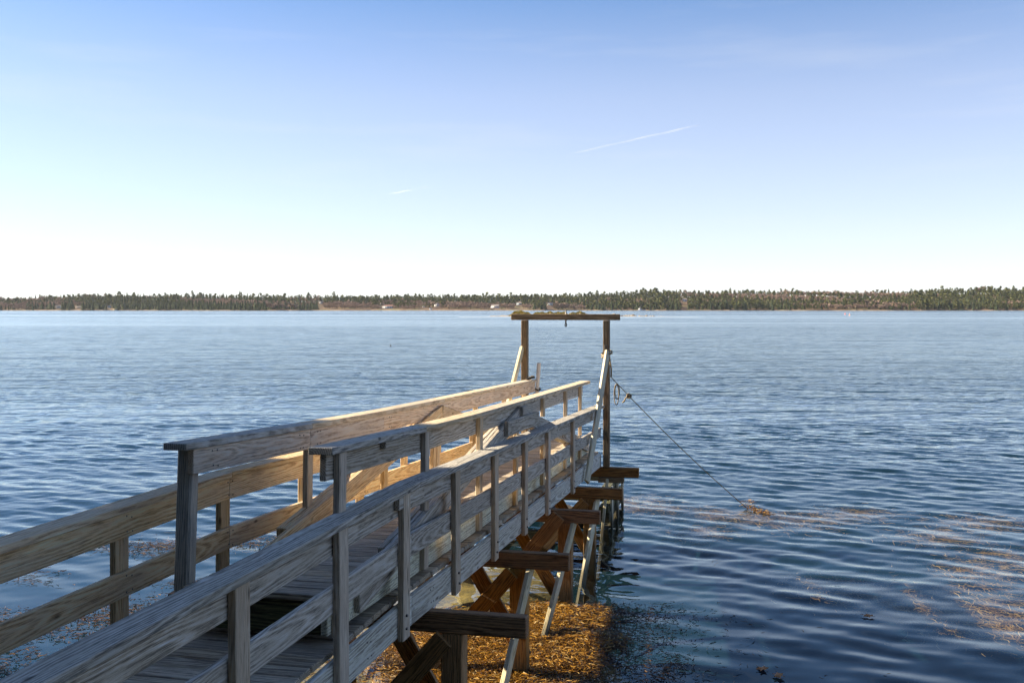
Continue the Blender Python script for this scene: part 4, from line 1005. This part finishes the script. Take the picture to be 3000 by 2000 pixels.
# ------------------------------------------------------------------ spruces on the near shore, left of the picture (they shade the near half of the pier)
def crown_mesh(seed, n=8500):
    r_ = np.random.RandomState(seed)
    f_ = r_.uniform(0, 1, n)**0.8; rad = (1-f_)*0.24 + 0.01; a = r_.uniform(0, 6.28, n); rr = rad*np.sqrt(r_.uniform(0.05, 1, n))
    c_ = np.stack([rr*np.cos(a), rr*np.sin(a), 0.04 + f_*0.96 - rr*0.25], 1)
    d = r_.normal(0, 1, (n, 3, 3)); d /= np.linalg.norm(d, axis=2)[:, :, None]
    V = c_[:, None, :] + d*np.array([0.026, 0.026, 0.014])
    me = np_mesh('crown', V.reshape(-1, 3), np.arange(n*3).reshape(-1, 3)); me.materials.append(M['spruce']); return me
crowns = [crown_mesh(300+k) for k in range(3)]
trunk_me = tube_mesh([Vector((0, 0, -0.02)), Vector((0, 0, 0.5)), Vector((0, 0, 1.0))], 0.016, 8, True, [1, 0.6, 0.1]); trunk_me.materials.append(M['bark'])
def near_spruce(i, x, y, h, lab, grp):
    z0 = float(ground_h(np.array(x*1.0), np.array(y*1.0)))
    root = empty('shore_spruce', (x, y, z0), lab, 'tree', grp); root.scale = (h, h, h); root.rotation_euler = (0, 0, i*1.3)
    for nm, me in (('trunk', trunk_me), ('crown', crowns[i % 3])):
        o = bpy.data.objects.new(nm, me); col.objects.link(o); o.parent = root
for i, (x, y, h) in enumerate([(-13.0, 9.0, 11.5), (-12.2, 6.2, 12.5), (-13.5, 3.6, 12), (-11.5, 1.0, 13), (-13.0, -1.8, 12), (-16.5, 7.4, 14), (-17, 4.5, 14)]):
    near_spruce(i, x, y, h, 'tall dense spruce on the near shore left of the pier', 'spruces on the near shore left of the pier')
for i, (x, y, h) in enumerate([(-9.5, -5, 16), (-6, -6.5, 17), (-2.5, -6, 18), (1.5, -6.5, 18), (5, -6, 17), (8.5, -6.5, 17), (-12, -9, 18), (-4, -12, 19), (3.5, -12, 19), (10, -12, 19), (-0.5, -9, 19), (7, -9, 19)]):  # unseen spruces added behind the camera, sized to darken the camera-facing wood
    near_spruce(i+1, x, y, h, 'tall dense spruce added unseen behind the camera to block sky light', 'unseen spruces added behind the camera to block sky light')

# ------------------------------------------------------------------ haze over the bay
g = N('bay_haze'); g.n.remove(g.p)
pv = g.n.new('ShaderNodeVolumePrincipled'); pv.inputs['Color'].default_value = (0.80, 0.88, 1.0, 1); pv.inputs['Density'].default_value = 0.000034; pv.inputs['Anisotropy'].default_value = 0.25
g.con(pv.outputs[0], g.out.inputs['Volume'])
Vh, Fh = box_np(3900, 2400, 78)
hz = link('haze', np_mesh('haze', Vh, Fh), g.m, None, Matrix.Translation((0, 970, -18)))
tag(hz, 'thin pale haze over the bay', kind='stuff')

# ------------------------------------------------------------------ contrails
g = N('contrail_ice'); g.n.remove(g.p)
geo = g.n.new('ShaderNodeNewGeometry')
df = g.n.new('ShaderNodeBsdfDiffuse'); df.inputs['Color'].default_value = (0.95, 0.95, 0.95, 1); tl = g.n.new('ShaderNodeBsdfTranslucent'); tl.inputs['Color'].default_value = (0.95, 0.95, 0.95, 1)
m1 = g.n.new('ShaderNodeMixShader'); m1.inputs[0].default_value = 0.5; g.con(df.outputs[0], m1.inputs[1]); g.con(tl.outputs[0], m1.inputs[2])
tp = g.n.new('ShaderNodeBsdfTransparent'); m2 = g.n.new('ShaderNodeMixShader')
g.con(g.ramp(g.noise(geo.outputs['Position'], 0.0011, 3, 0.6), [(0.35, 0.02), (0.65, 0.14)]), m2.inputs[0])
g.con(tp.outputs[0], m2.inputs[1]); g.con(m1.outputs[0], m2.inputs[2]); g.con(m2.outputs[0], g.out.inputs['Surface'])
def contrail(pa, pb, dist, r0, r1, label):
    a = Vector(((pa[0]-1500)/3000*dist, dist, (903-pa[1])/3000*dist)); b = Vector(((pb[0]-1500)/3000*dist*1.15, dist*1.15, (903-pb[1])/3000*dist*1.15))
    pts = [a.lerp(b, i/24) + Vector((0, 0, 6*math.sin(i*0.9))) for i in range(25)]
    tp_ = [max(0.05, (r0 + (r1-r0)*i/24)/r0*min(1, (24-i)/4+0.15)*min(1, i/4+0.15)) for i in range(25)]
    tag(link('contrail', tube_mesh(pts, r0, 8, True, tp_), g.m), label, 'contrail')
contrail((2050, 366), (1650, 456), 24000, 24, 14, 'long thin white contrail across the blue sky')
contrail((1135, 570), (1265, 545), 24000, 14, 8, 'short faint contrail low in the pale sky')
